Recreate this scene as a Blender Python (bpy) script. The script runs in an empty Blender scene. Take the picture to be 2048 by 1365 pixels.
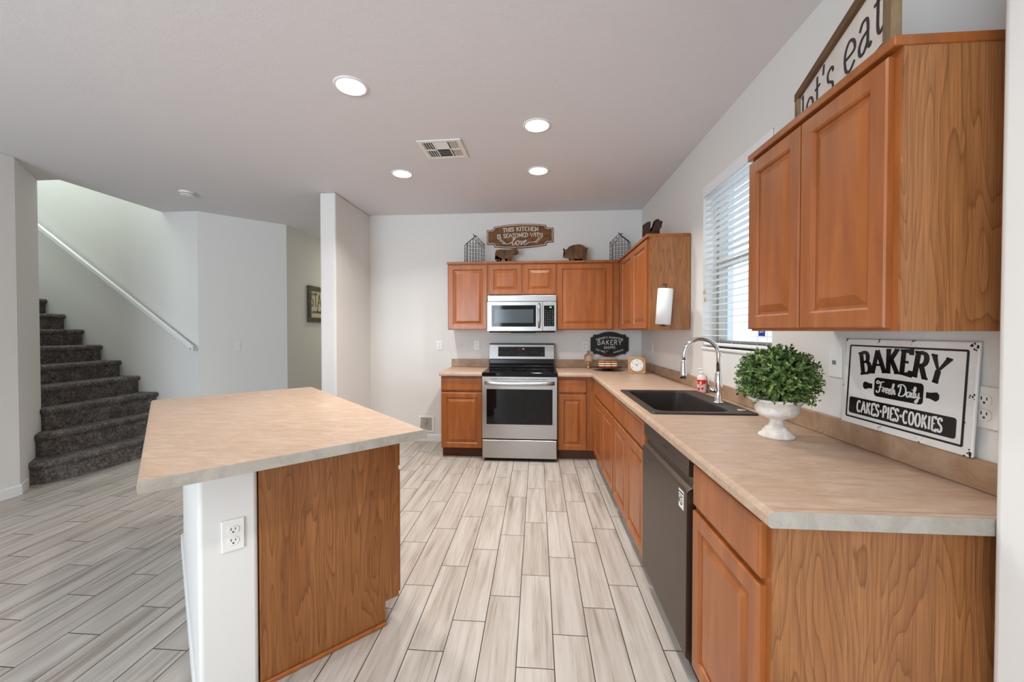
import bpy, bmesh, math, random
from mathutils import Vector, Matrix
PI = math.pi
S = bpy.context.scene
C = S.collection

# ------------------------------------------------------------------ camera
EYE = (0.0, 0.0, 1.336)
cam_d = bpy.data.cameras.new('camera')
cam_d.sensor_width = 36.0
cam_d.lens = 36.0 * 800.0 / 2048.0
cam_d.shift_x = 11.0 / 2048.0
cam_d.shift_y = -8.5 / 2048.0
cam_d.clip_start = 0.05
cam = bpy.data.objects.new('camera', cam_d)
C.objects.link(cam)
cam.location = EYE
cam.rotation_euler = (math.radians(90 - 0.859), 0, math.radians(4.36))
S.camera = cam

# ------------------------------------------------------------------ world, exposure
S.view_settings.view_transform = 'Standard'
S.view_settings.look = 'None'
S.view_settings.exposure = 0.0
S.view_settings.gamma = 1.0
S.view_settings.use_curve_mapping = False
W = bpy.data.worlds.new('world')
S.world = W
W.use_nodes = True
wb = W.node_tree.nodes['Background']
wb.inputs['Color'].default_value = (0.72, 0.85, 1.0, 1)
wb.inputs['Strength'].default_value = 3.2

def area(name, loc, rot, size, power, color, shape='DISK', size_y=None, spread=180):
    d = bpy.data.lights.new(name, 'AREA')
    d.shape = shape
    d.size = size
    if size_y: d.size_y = size_y
    d.energy = power
    d.color = color
    d.spread = math.radians(spread)
    o = bpy.data.objects.new(name, d)
    o.location = loc
    o.rotation_euler = rot
    C.objects.link(o)
    return o

WARM = (1.0, 0.955, 0.91)
COOL = (0.80, 0.91, 1.0)
CAN_W = 13.4
# unseen fill lamps added behind the camera and high in the stairwell
area('rear_fill', (-2.6, -3.55, 1.25), (math.radians(118), 0, 0), 2.9, 132, COOL, 'RECTANGLE', 2.1, 150)
area('stairwell_fill', (-6.0, 3.9, 5.1), (0, 0, 0), 2.2, 62, (0.84, 0.97, 0.95), 'RECTANGLE', 0.8)
area('hall_fill', (-2.75, 7.0, 2.70), (0, 0, 0), 0.3, 16, (1.0, 0.93, 0.76))  # added out of sight to brighten the hall

# ------------------------------------------------------------------ materials
def new_mat(name, base=(0.8, 0.8, 0.8), rough=0.5, metal=0.0, spec=0.5, coat=0.0, trans=0.0, ior=1.45, emit=None, estr=0.0):
    m = bpy.data.materials.new(name)
    m.use_nodes = True
    b = m.node_tree.nodes['Principled BSDF']
    b.inputs['Base Color'].default_value = (*base, 1)
    b.inputs['Roughness'].default_value = rough
    b.inputs['Metallic'].default_value = metal
    b.inputs['Specular IOR Level'].default_value = spec
    b.inputs['Coat Weight'].default_value = coat
    b.inputs['Transmission Weight'].default_value = trans
    b.inputs['IOR'].default_value = ior
    if emit:
        b.inputs['Emission Color'].default_value = (*emit, 1)
        b.inputs['Emission Strength'].default_value = estr
    return m

class NT:
    def __init__(s, m):
        s.t = m.node_tree; s.n = s.t.nodes; s.l = s.t.links; s.b = s.n['Principled BSDF']
    def add(s, kind, **kw):
        n = s.n.new(kind)
        for k, v in kw.items(): setattr(n, k, v)
        return n
    def link(s, a, b): s.l.new(a, b)
    def coords(s, scale=(1, 1, 1), rot=(0, 0, 0), loc=(0, 0, 0), space='Object'):
        tc = s.add('ShaderNodeTexCoord'); mp = s.add('ShaderNodeMapping')
        mp.inputs['Scale'].default_value = scale
        mp.inputs['Rotation'].default_value = rot
        mp.inputs['Location'].default_value = loc
        s.link(tc.outputs[space], mp.inputs['Vector'])
        return mp.outputs['Vector']
    def noise(s, vec, scale=5, detail=4, rough=0.55, dist=0.0):
        n = s.add('ShaderNodeTexNoise')
        n.inputs['Scale'].default_value = scale
        n.inputs['Detail'].default_value = detail
        n.inputs['Roughness'].default_value = rough
        n.inputs['Distortion'].default_value = dist
        s.link(vec, n.inputs['Vector'])
        return n.outputs['Fac']
    def math(s, op, a, b=None, c=None):
        n = s.add('ShaderNodeMath', operation=op)
        for i, v in enumerate((a, b, c)):
            if v is None: continue
            if isinstance(v, (int, float)): n.inputs[i].default_value = v
            else: s.link(v, n.inputs[i])
        return n.outputs[0]
    def ramp(s, fac, stops):
        n = s.add('ShaderNodeValToRGB')
        e = n.color_ramp.elements
        while len(e) < len(stops): e.new(0.5)
        for el, (p, col) in zip(e, stops):
            el.position = p; el.color = (*col, 1)
        s.link(fac, n.inputs['Fac'])
        return n.outputs['Color']
    def mix(s, fac, a, b, blend='MIX'):
        n = s.add('ShaderNodeMix', data_type='RGBA', blend_type=blend)
        for sock, v in ((n.inputs[0], fac), (n.inputs[6], a), (n.inputs[7], b)):
            if isinstance(v, (int, float)): sock.default_value = v
            elif isinstance(v, tuple): sock.default_value = (*v, 1)
            else: s.link(v, sock)
        return n.outputs[2]
    def bump(s, h, strength=0.2, dist=0.01):
        n = s.add('ShaderNodeBump')
        n.inputs['Strength'].default_value = strength
        n.inputs['Distance'].default_value = dist
        s.link(h, n.inputs['Height'])
        s.link(n.outputs[0], s.b.inputs['Normal'])

def srgb(r, g, b):
    f = lambda c: (c / 255 / 12.92) if c / 255 <= 0.04045 else ((c / 255 + 0.055) / 1.055) ** 2.4
    return (f(r), f(g), f(b))

def wall_mat(name, col, bump=0.12):
    m = new_mat(name, col, 0.75, spec=0.25)
    t = NT(m)
    v = t.coords()
    n1 = t.noise(v, 14, 3, 0.5)
    n2 = t.noise(v, 90, 2, 0.5)
    h = t.math('ADD', t.math('MULTIPLY', n1, 1.0), t.math('MULTIPLY', n2, 0.25))
    t.bump(h, bump, 0.006)
    return m

M = {}
M['wall'] = wall_mat('wall_paint', srgb(227, 225, 221))
M['ceiling'] = wall_mat('ceiling_paint', srgb(226, 223, 225), 0.25)
M['trimw'] = new_mat('white_trim', srgb(232, 232, 230), 0.4)
M['stucco'] = wall_mat('stucco', srgb(225, 222, 215), 0.6)

def wood_door():
    m = new_mat('stained_maple', (0.4, 0.15, 0.04), 0.34, coat=0.22)
    t = NT(m)
    t.b.inputs['Coat Roughness'].default_value = 0.22
    v = t.coords((9, 9, 0.9))
    a = t.noise(v, 2.2, 5, 0.6, 0.6)
    v2 = t.coords((3, 3, 2))
    b = t.noise(v2, 1.5, 3, 0.5)
    c = t.ramp(a, [(0.25, srgb(140, 76, 30)), (0.75, srgb(182, 109, 54))])
    c = t.mix(t.math('MULTIPLY', b, 0.55), c, srgb(130, 66, 24))
    t.link(c, t.b.inputs['Base Color'])
    return m
M['maple'] = wood_door()

def wood_panel(name, off=0.0, tones=None):
    m = new_mat(name, (0.4, 0.2, 0.08), 0.42, coat=0.1)
    t = NT(m)
    tones = tones or (srgb(182, 126, 78), srgb(156, 100, 56), srgb(96, 54, 24))
    # cathedral grain: contour lines of a noise stretched along the height
    v = t.coords((7.5, 7.5, 0.85), loc=(off, off * 0.7, off * 0.3))
    n = t.noise(v, 1.15, 2.0, 0.4, 0.25)
    v_ = t.coords((70, 70, 9), loc=(off, 0, 0))
    n = t.math('ADD', n, t.math('MULTIPLY', t.noise(v_, 1.0, 2, 0.5), 0.02))
    r = t.math('FRACT', t.math('MULTIPLY', n, 19.0))
    line = t.ramp(r, [(0.0, (0.1, 0.1, 0.1)), (0.05, (0.85, 0.85, 0.85)), (0.16, (0.4, 0.4, 0.4)), (0.6, (0.12, 0.12, 0.12)), (1.0, (0.0, 0.0, 0.0))])
    vf = t.coords((190, 190, 3.0))
    f = t.noise(vf, 1.6, 4, 0.6)
    vb = t.coords((4, 4, 0.25), loc=(off, 0, 0))
    bnd = t.noise(vb, 2.0, 3, 0.6)
    c = t.ramp(bnd, [(0.3, tones[1]), (0.7, tones[0])])
    c = t.mix(t.math('MULTIPLY', line, 0.7), c, tones[2])
    fr = t.ramp(f, [(0.38, (1, 1, 1)), (0.55, (0, 0, 0))])
    c = t.mix(t.math('MULTIPLY', fr, 0.42), c, tones[2])
    t.link(c, t.b.inputs['Base Color'])
    return m
M['panel'] = wood_panel('grained_veneer', 0.0)
M['panel2'] = wood_panel('grained_veneer_island', 3.1, (srgb(166, 110, 62), srgb(142, 86, 42), srgb(88, 48, 20)))
M['panel3'] = wood_panel('grained_veneer_upper', 7.7)

def laminate(name, c0, c1, c2, top=True):
    m = new_mat(name, c0, 0.36, spec=0.45)
    t = NT(m)
    v = t.coords((1.0, 3.4, 3.4) if top else (1, 1, 1), rot=(0, 0, 0.35))
    a = t.noise(v, 9, 8, 0.68, 0.8)
    b = t.noise(t.coords((1, 1, 1)), 2.2, 3, 0.5)
    c = t.ramp(a, [(0.3, c1), (0.52, c0), (0.74, c2)])
    c = t.mix(t.math('MULTIPLY', b, 0.35), c, c1)
    s = t.noise(t.coords((1, 1, 1)), 120, 2, 0.6)
    sp = t.ramp(s, [(0.30, (1, 1, 1)), (0.36, (0, 0, 0))])
    c = t.mix(t.math('MULTIPLY', sp, 0.25), c, srgb(150, 112, 80))
    t.link(c, t.b.inputs['Base Color'])
    return m
M['lam'] = laminate('beige_laminate', srgb(190, 165, 144), srgb(172, 142, 118), srgb(206, 186, 166))
M['lamsplash'] = laminate('beige_laminate_splash', srgb(172, 142, 116), srgb(146, 112, 84), srgb(190, 164, 140), False)
M['lamedge'] = laminate('grey_laminate_edge', srgb(172, 166, 156), srgb(152, 144, 132), srgb(190, 184, 176), False)

def floor_mat():
    m = new_mat('wood_look_tile', (0.5, 0.45, 0.4), 0.42, spec=0.45)
    t = NT(m)
    tc = t.add('ShaderNodeTexCoord'); sp = t.add('ShaderNodeSeparateXYZ')
    t.link(tc.outputs['Object'], sp.inputs[0])
    PW, PL = 0.1525, 0.602
    u = t.math('DIVIDE', t.math('ADD', sp.outputs[0], 0.082 + 40 * PW), PW)
    col = t.math('FLOOR', u)
    fu = t.math('FRACT', u)
    # joint offset walks 0.183 m per column
    w = t.math('DIVIDE', t.math('SUBTRACT', t.math('ADD', sp.outputs[1], 40 * PL), t.math('MULTIPLY', t.math('SUBTRACT', col, 40.0), 0.183)), PL)
    w = t.math('SUBTRACT', w, 1.567 / PL)
    row = t.math('FLOOR', w)
    fw = t.math('FRACT', w)
    eu = t.math('MULTIPLY', t.math('MINIMUM', fu, t.math('SUBTRACT', 1.0, fu)), PW)
    ew = t.math('MULTIPLY', t.math('MINIMUM', fw, t.math('SUBTRACT', 1.0, fw)), PL)
    e = t.math('MINIMUM', eu, ew)
    grout = t.math('LESS_THAN', e, 0.0021)
    cb = t.add('ShaderNodeCombineXYZ')
    t.link(col, cb.inputs[0]); t.link(row, cb.inputs[1])
    wn = t.add('ShaderNodeTexWhiteNoise', noise_dimensions='2D')
    t.link(cb.outputs[0], wn.inputs['Vector'])
    # streaks along each plank, decorrelated by plank id
    cv = t.add('ShaderNodeCombineXYZ')
    t.link(t.math('MULTIPLY', sp.outputs[0], 26.0), cv.inputs[0])
    t.link(t.math('MULTIPLY', sp.outputs[1], 1.5), cv.inputs[1])
    t.link(t.math('MULTIPLY', wn.outputs['Value'], 57.0), cv.inputs[2])
    a = t.noise(cv.outputs[0], 0.9, 5, 0.6, 0.5)
    cv2 = t.add('ShaderNodeCombineXYZ')
    t.link(t.math('MULTIPLY', sp.outputs[0], 120.0), cv2.inputs[0])
    t.link(t.math('MULTIPLY', sp.outputs[1], 4.0), cv2.inputs[1])
    t.link(t.math('MULTIPLY', wn.outputs['Value'], 31.0), cv2.inputs[2])
    f = t.noise(cv2.outputs[0], 1.0, 4, 0.6)
    c = t.ramp(a, [(0.28, srgb(138, 127, 116)), (0.42, srgb(172, 164, 155)), (0.60, srgb(190, 184, 177))])
    fr = t.ramp(f, [(0.34, (1, 1, 1)), (0.46, (0, 0, 0))])
    c = t.mix(t.math('MULTIPLY', fr, 0.30), c, srgb(128, 112, 100))
    c = t.mix(t.math('MULTIPLY', wn.outputs['Value'], 0.14), c, srgb(140, 126, 112))
    c = t.mix(grout, c, srgb(58, 50, 44))
    t.link(c, t.b.inputs['Base Color'])
    g = t.math('MINIMUM', t.math('DIVIDE', e, 0.004), 1.0)
    t.bump(g, 0.4, 0.002)
    return m
M['floor'] = floor_mat()

def carpet():
    m = new_mat('carpet', srgb(104, 98, 94), 0.95, spec=0.1)
    t = NT(m)
    v = t.coords()
    a = t.noise(v, 55, 5, 0.75, 0.7)
    b = t.noise(v, 9, 3, 0.6, 1.0)
    k = t.math('ADD', t.math('MULTIPLY', a, 0.7), t.math('MULTIPLY', b, 0.3))
    c = t.ramp(k, [(0.36, srgb(66, 61, 58)), (0.5, srgb(112, 105, 100)), (0.66, srgb(172, 162, 156))])
    t.link(c, t.b.inputs['Base Color'])
    t.bump(a, 0.9, 0.02)
    return m
M['carpet'] = carpet()

def steel(name, col, rough, axis='X'):
    m = new_mat(name, col, rough, metal=1.0)
    t = NT(m)
    sc = {'X': (1, 120, 120), 'Z': (120, 120, 1)}[axis]
    n = t.noise(t.coords(sc), 3, 3, 0.6)
    mr = t.math('ADD', t.math('MULTIPLY', n, 0.16), rough - 0.08)
    t.link(mr, t.b.inputs['Roughness'])
    c = t.mix(t.math('MULTIPLY', n, 0.25), tuple(col), tuple(x * 0.8 for x in col))
    t.link(c, t.b.inputs['Base Color'])
    return m
M['steel'] = steel('brushed_steel', srgb(190, 189, 188), 0.30)
M['steeldark'] = steel('dark_steel', srgb(108, 98, 90), 0.38, 'X')
M['chrome'] = new_mat('chrome', (0.82, 0.84, 0.86), 0.06, metal=1.0)
M['blackglass'] = new_mat('black_glass', (0.004, 0.004, 0.005), 0.05, spec=0.45)
M['greyglass'] = new_mat('grey_mesh_glass', (0.06, 0.075, 0.085), 0.12, spec=0.6)
M['black'] = new_mat('black_enamel', (0.012, 0.012, 0.012), 0.18, spec=0.5)
M['gap'] = new_mat('dark_recess', (0.02, 0.015, 0.01), 0.8)
M['blackmat'] = new_mat('matte_black', (0.013, 0.013, 0.015), 0.55)
M['wire'] = new_mat('black_wire', (0.01, 0.01, 0.01), 0.4)
M['white'] = new_mat('white_plastic', srgb(235, 233, 228), 0.35)
M['slot'] = new_mat('slot_black', (0.01, 0.01, 0.01), 0.6)
M['vinyl'] = new_mat('window_vinyl', srgb(176, 170, 160), 0.5)
M['blind'] = new_mat('blind_white', srgb(240, 240, 240), 0.45)
M['paper'] = new_mat('paper', srgb(240, 238, 234), 0.9)
M['toe'] = new_mat('toe_kick_wood', srgb(92, 52, 28), 0.6)
M['bulb'] = new_mat('lamp_glow', (1, 1, 1), 0.5, emit=(1.0, 0.93, 0.82), estr=14)
M['digit'] = new_mat('green_digits', (0.1, 0.6, 0.1), 0.5, emit=(0.25, 1.0, 0.2), estr=1.6)
M['digitw'] = new_mat('pale_digits', (0.6, 0.7, 0.9), 0.5, emit=(0.6, 0.75, 1.0), estr=1.2)
M['redwin'] = new_mat('red_display', (0.05, 0.002, 0.004), 0.08)
M['label'] = new_mat('printed_grey', srgb(120, 122, 120), 0.5)
M['composite'] = new_mat('dark_composite', srgb(52, 44, 40), 0.5)
M['sinkrim'] = new_mat('dark_composite_rim', srgb(70, 62, 56), 0.4)
M['steelc'] = new_mat('steel_cap', srgb(205, 200, 192), 0.25, metal=1.0)

def mottled(name, a, b, scale=12, rough=0.6, st=(1, 1, 1), lo=0.35, hi=0.65, spec=0.4, bump=0):
    m = new_mat(name, a, rough, spec=spec)
    t = NT(m)
    n = t.noise(t.coords(st), scale, 5, 0.65, 0.3)
    t.link(t.ramp(n, [(lo, a), (hi, b)]), t.b.inputs['Base Color'])
    if bump: t.bump(n, bump, 0.01)
    return m
M['rustic'] = mottled('rustic_brown_wood', srgb(74, 46, 26), srgb(126, 86, 54), 9, 0.6, (2.5, 1, 1))
M['signwood'] = mottled('sign_brown_wood', srgb(92, 54, 26), srgb(136, 86, 44), 7, 0.5, (1, 1, 2.5))
M['darkwood'] = mottled('dark_wood', srgb(54, 34, 22), srgb(78, 50, 34), 9, 0.55, (1, 1, 2.5))
M['frameold'] = mottled('weathered_frame', srgb(104, 80, 56), srgb(158, 136, 104), 8, 0.6, (1, 1, 0.25))
M['frameold2'] = mottled('weathered_frame_rail', srgb(92, 62, 38), srgb(126, 92, 60), 8, 0.6, (0.4, 0.4, 3))
M['board'] = mottled('white_board', srgb(226, 216, 208), srgb(238, 232, 226), 6, 0.6)
M['letter'] = new_mat('dark_letter', srgb(52, 44, 40), 0.6)
M['cream'] = new_mat('cream_letter', srgb(236, 228, 216), 0.6)
M['enamel'] = mottled('white_enamel', srgb(228, 224, 218), srgb(240, 238, 234), 5, 0.22, spec=0.6)
M['enamelink'] = mottled('black_enamel_ink', srgb(22, 19, 19), srgb(34, 30, 30), 6, 0.25)
M['chip'] = new_mat('chipped_black', srgb(26, 22, 20), 0.6)
M['plaster'] = mottled('whitewashed_plaster', srgb(206, 198, 188), srgb(240, 236, 230), 26, 0.75, bump=0.4)
M['leaf'] = None
def leafm():
    m = new_mat('boxwood_leaf', srgb(70, 112, 48), 0.45, spec=0.4)
    t = NT(m)
    n = t.noise(t.coords(), 38, 3, 0.6)
    t.link(t.ramp(n, [(0.34, srgb(36, 52, 22)), (0.5, srgb(82, 110, 50)), (0.66, srgb(158, 180, 110))]), t.b.inputs['Base Color'])
    return m
M['leaf'] = leafm()
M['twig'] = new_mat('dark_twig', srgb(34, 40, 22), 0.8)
M['clockwood'] = mottled('pale_clock_wood', srgb(176, 130, 86), srgb(200, 156, 110), 7, 0.5, (1, 1, 4))
M['ivory'] = new_mat('clock_face', srgb(236, 236, 232), 0.6)
M['bead'] = new_mat('wood_bead', srgb(206, 160, 112), 0.5)
M['plaque'] = mottled('grey_brown_plaque', srgb(122, 90, 62), srgb(158, 124, 92), 20, 0.6)
M['glass'] = new_mat('clear_glass', (1, 1, 1), 0.02, trans=1.0, ior=1.25)
M['pane'] = None
def panem():
    m = bpy.data.materials.new('window_pane'); m.use_nodes = True
    n = m.node_tree.nodes; l = m.node_tree.links; n.clear()
    o = n.new('ShaderNodeOutputMaterial'); mx = n.new('ShaderNodeMixShader')
    tr = n.new('ShaderNodeBsdfTransparent'); gl = n.new('ShaderNodeBsdfGlossy')
    gl.inputs['Roughness'].default_value = 0.02
    tr.inputs['Color'].default_value = (0.93, 0.97, 1, 1)
    mx.inputs[0].default_value = 0.06
    l.new(tr.outputs[0], mx.inputs[1]); l.new(gl.outputs[0], mx.inputs[2]); l.new(mx.outputs[0], o.inputs[0])
    return m
M['pane'] = panem()
def clearm(name, col, gloss):
    m = bpy.data.materials.new(name); m.use_nodes = True
    n = m.node_tree.nodes; l = m.node_tree.links; n.clear()
    o = n.new('ShaderNodeOutputMaterial'); mx = n.new('ShaderNodeMixShader')
    tr = n.new('ShaderNodeBsdfTransparent'); gl = n.new('ShaderNodeBsdfGlossy')
    fr = n.new('ShaderNodeFresnel'); fr.inputs[0].default_value = gloss
    gl.inputs['Roughness'].default_value = 0.03
    tr.inputs['Color'].default_value = (*col, 1)
    mn = n.new('ShaderNodeMath'); mn.operation = 'MINIMUM'; mn.inputs[1].default_value = 0.22
    l.new(fr.outputs[0], mn.inputs[0]); l.new(mn.outputs[0], mx.inputs[0])
    l.new(tr.outputs[0], mx.inputs[1]); l.new(gl.outputs[0], mx.inputs[2]); l.new(mx.outputs[0], o.inputs[0])
    return m
M['dome'] = clearm('dome_glass', (0.95, 0.95, 0.94), 1.22)
M['plasticclear'] = new_mat('frosted_bottle', srgb(238, 214, 208), 0.2)
M['red'] = new_mat('red_print', srgb(214, 34, 28), 0.4)
M['pinksoap'] = new_mat('pink_soap', srgb(238, 196, 188), 0.3)
M['brownstand'] = new_mat('bronze_stand', srgb(74, 44, 30), 0.3, metal=0.3)
M['cake'] = new_mat('cream_layer', srgb(238, 224, 200), 0.7)
M['choc'] = new_mat('chocolate_layer', srgb(72, 34, 20), 0.6)
M['crumb'] = mottled('orange_crumb', srgb(190, 92, 34), srgb(230, 160, 92), 60, 0.8)
M['redcake'] = new_mat('red_tray', srgb(176, 70, 36), 0.5)
M['bluesticker'] = new_mat('blue_sticker', srgb(44, 56, 170), 0.5)
M['greenframe'] = new_mat('green_inner_frame', srgb(96, 112, 80), 0.6)
M['oldgreen'] = mottled('grey_green_frame', srgb(52, 52, 44), srgb(92, 88, 66), 12, 0.6)
M['beige'] = new_mat('beige_print_board', srgb(206, 198, 170), 0.7)
M['sensor2'] = new_mat('grey_beige_plastic', srgb(176, 170, 158), 0.6)
M['sensor'] = new_mat('grey_metal', srgb(150, 150, 148), 0.4, metal=0.8)

# ------------------------------------------------------------------ mesh helpers
def BM(): return bmesh.new()

def box(bm, x0, x1, y0, y1, z0, z1, mi=0):
    if x0 > x1: x0, x1 = x1, x0
    if y0 > y1: y0, y1 = y1, y0
    if z0 > z1: z0, z1 = z1, z0
    v = [bm.verts.new(p) for p in ((x0, y0, z0), (x1, y0, z0), (x1, y1, z0), (x0, y1, z0), (x0, y0, z1), (x1, y0, z1), (x1, y1, z1), (x0, y1, z1))]
    for f in ((0, 3, 2, 1), (4, 5, 6, 7), (0, 1, 5, 4), (1, 2, 6, 5), (2, 3, 7, 6), (3, 0, 4, 7)):
        fc = bm.faces.new([v[i] for i in f]); fc.material_index = mi
    return v

def prism(bm, pts, z0, z1, axis='z', mi=0):
    # pts 2D polygon; axis z: (x,y); axis y: (x,z) extruded y0..y1; axis x: (y,z)
    def P(a, b, c):
        return {'z': (a, b, c), 'y': (a, c, b), 'x': (c, a, b)}[axis]
    lo = [bm.verts.new(P(a, b, z0)) for a, b in pts]
    hi = [bm.verts.new(P(a, b, z1)) for a, b in pts]
    n = len(pts)
    fs = [bm.faces.new(lo), bm.faces.new(hi)]
    for i in range(n):
        fs.append(bm.faces.new((lo[i], lo[(i + 1) % n], hi[(i + 1) % n], hi[i])))
    for f in fs: f.material_index = mi

def tube(bm, pts, r, seg=8, cap=True, mi=0):
    pts = [Vector(p) for p in pts]
    rs = r if isinstance(r, (list, tuple)) else [r] * len(pts)
    rings = []
    ref = None
    for i, p in enumerate(pts):
        if i == 0: d = pts[1] - p
        elif i == len(pts) - 1: d = p - pts[i - 1]
        else: d = (pts[i + 1] - p).normalized() + (p - pts[i - 1]).normalized()
        d.normalize()
        if ref is None: ref = Vector((0, 0, 1)) if abs(d.z) < 0.9 else Vector((1, 0, 0))
        a = d.cross(ref)
        if a.length < 1e-4: a = d.cross(Vector((0, 1, 0)))
        a.normalize()
        b = d.cross(a).normalized()
        ref = a.cross(d).normalized()
        rings.append([bm.verts.new(p + (a * math.cos(t) + b * math.sin(t)) * rs[i]) for t in [2 * PI * k / seg for k in range(seg)]])
    for q in range(len(rings) - 1):
        for k in range(seg):
            f = bm.faces.new((rings[q][k], rings[q][(k + 1) % seg], rings[q + 1][(k + 1) % seg], rings[q + 1][k]))
            f.smooth = True; f.material_index = mi
    if cap:
        for rg in (rings[0], rings[-1]):
            f = bm.faces.new(rg); f.material_index = mi

def lathe(bm, prof, cx=0, cy=0, cz=0, seg=32, mi=0, smooth=True, cap=True):
    rings = []
    for r, z in prof:
        rings.append([bm.verts.new((cx + r * math.cos(2 * PI * k / seg), cy + r * math.sin(2 * PI * k / seg), cz + z)) for k in range(seg)])
    for q in range(len(rings) - 1):
        for k in range(seg):
            f = bm.faces.new((rings[q][k], rings[q][(k + 1) % seg], rings[q + 1][(k + 1) % seg], rings[q + 1][k]))
            f.smooth = smooth; f.material_index = mi
    if cap:
        for rg in (rings[0], rings[-1]):
            try:
                f = bm.faces.new(rg); f.material_index = mi
            except ValueError: pass

def sweep(bm, path, prof, side=1, mi=0):
    """open sweep of prof [(offset, z)] along 2D path; offset measured to the right (side=1) of travel"""
    n = len(path)
    rings = []
    for i, p in enumerate(path):
        p = Vector(p)
        def nrm(a, b):
            d = (Vector(b) - Vector(a)).normalized()
            return Vector((d.y, -d.x)) * side
        if i == 0: m = nrm(path[0], path[1])
        elif i == n - 1: m = nrm(path[-2], path[-1])
        else:
            a = nrm(path[i - 1], path[i]); b = nrm(path[i], path[i + 1])
            m = a + b
            m = m / max(m.dot(a), 0.2)
        rings.append([bm.verts.new((p.x + m.x * o, p.y + m.y * o, z)) for o, z in prof])
    k = len(prof)
    for i in range(n - 1):
        for j in range(k):
            f = bm.faces.new((rings[i][j], rings[i][(j + 1) % k], rings[i + 1][(j + 1) % k], rings[i + 1][j]))
            f.material_index = mi
    bm.faces.new(rings[0]); bm.faces.new(rings[-1])

def link(name, bm, mats, parent=None, bevel=0, seg=2, loc=(0, 0, 0), rot=None, smooth=False):
    bmesh.ops.recalc_face_normals(bm, faces=bm.faces[:])
    me = bpy.data.meshes.new(name)
    bm.to_mesh(me); bm.free()
    if not isinstance(mats, (list, tuple)): mats = [mats]
    for m in mats: me.materials.append(m)
    o = bpy.data.objects.new(name, me)
    C.objects.link(o)
    o.location = loc
    if rot: o.rotation_euler = rot
    if parent: o.parent = parent
    if smooth:
        for p in me.polygons: p.use_smooth = True
    if bevel:
        b = o.modifiers.new('bevel', 'BEVEL'); b.width = bevel; b.segments = seg
        b.limit_method = 'ANGLE'; b.angle_limit = math.radians(40)
        b.harden_normals = False
        for p in me.polygons: p.use_smooth = True
        try:
            me.set_sharp_from_angle(angle=math.radians(35))
        except Exception: pass
        w = o.modifiers.new('wn', 'WEIGHTED_NORMAL'); w.keep_sharp = True
    return o

def tag(o, label=None, cat=None, group=None, kind=None):
    if label: o['label'] = label
    if cat: o['category'] = cat
    if group: o['group'] = group
    if kind: o['kind'] = kind
    return o

def thing(name, label, cat, loc=(0, 0, 0), rotz=0.0, group=None):
    o = bpy.data.objects.new(name, None)
    C.objects.link(o)
    o.empty_display_size = 0.05
    o.location = loc; o.rotation_euler = (0, 0, rotz)
    return tag(o, label, cat, group)

def struct(name, bm, mat, bevel=0, seg=3):
    o = link(name, bm, mat, bevel=bevel, seg=seg)
    return tag(o, kind='structure')

def dup(root, loc, rotz, label, group=None):
    r = root.copy(); C.objects.link(r); r.location = loc; r.rotation_euler = (0, 0, rotz)
    r['label'] = label
    if group: r['group'] = group
    for ch in list(root.children):
        c = ch.copy(); C.objects.link(c); c.parent = r
        for g in list(ch.children):
            d = g.copy(); C.objects.link(d); d.parent = c
    return r

# ---- lettering: strokes in a local plane (x right, z up), facing -y
def arc(cx, cy, rx, ry, a0, a1, n=9):
    return [(cx + rx * math.cos(math.radians(a0 + (a1 - a0) * i / n)), cy + ry * math.sin(math.radians(a0 + (a1 - a0) * i / n))) for i in range(n + 1)]
def smooth(pts, n=5):
    out = []
    P = [pts[0]] + list(pts) + [pts[-1]]
    for i in range(1, len(P) - 2):
        p0, p1, p2, p3 = P[i - 1], P[i], P[i + 1], P[i + 2]
        for k in range(n):
            t = k / n
            out.append(tuple(0.5 * ((2 * p1[j]) + (-p0[j] + p2[j]) * t + (2 * p0[j] - 5 * p1[j] + 4 * p2[j] - p3[j]) * t * t + (-p0[j] + 3 * p1[j] - 3 * p2[j] + p3[j]) * t ** 3) for j in (0, 1)))
    out.append(pts[-1])
    return out

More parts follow.
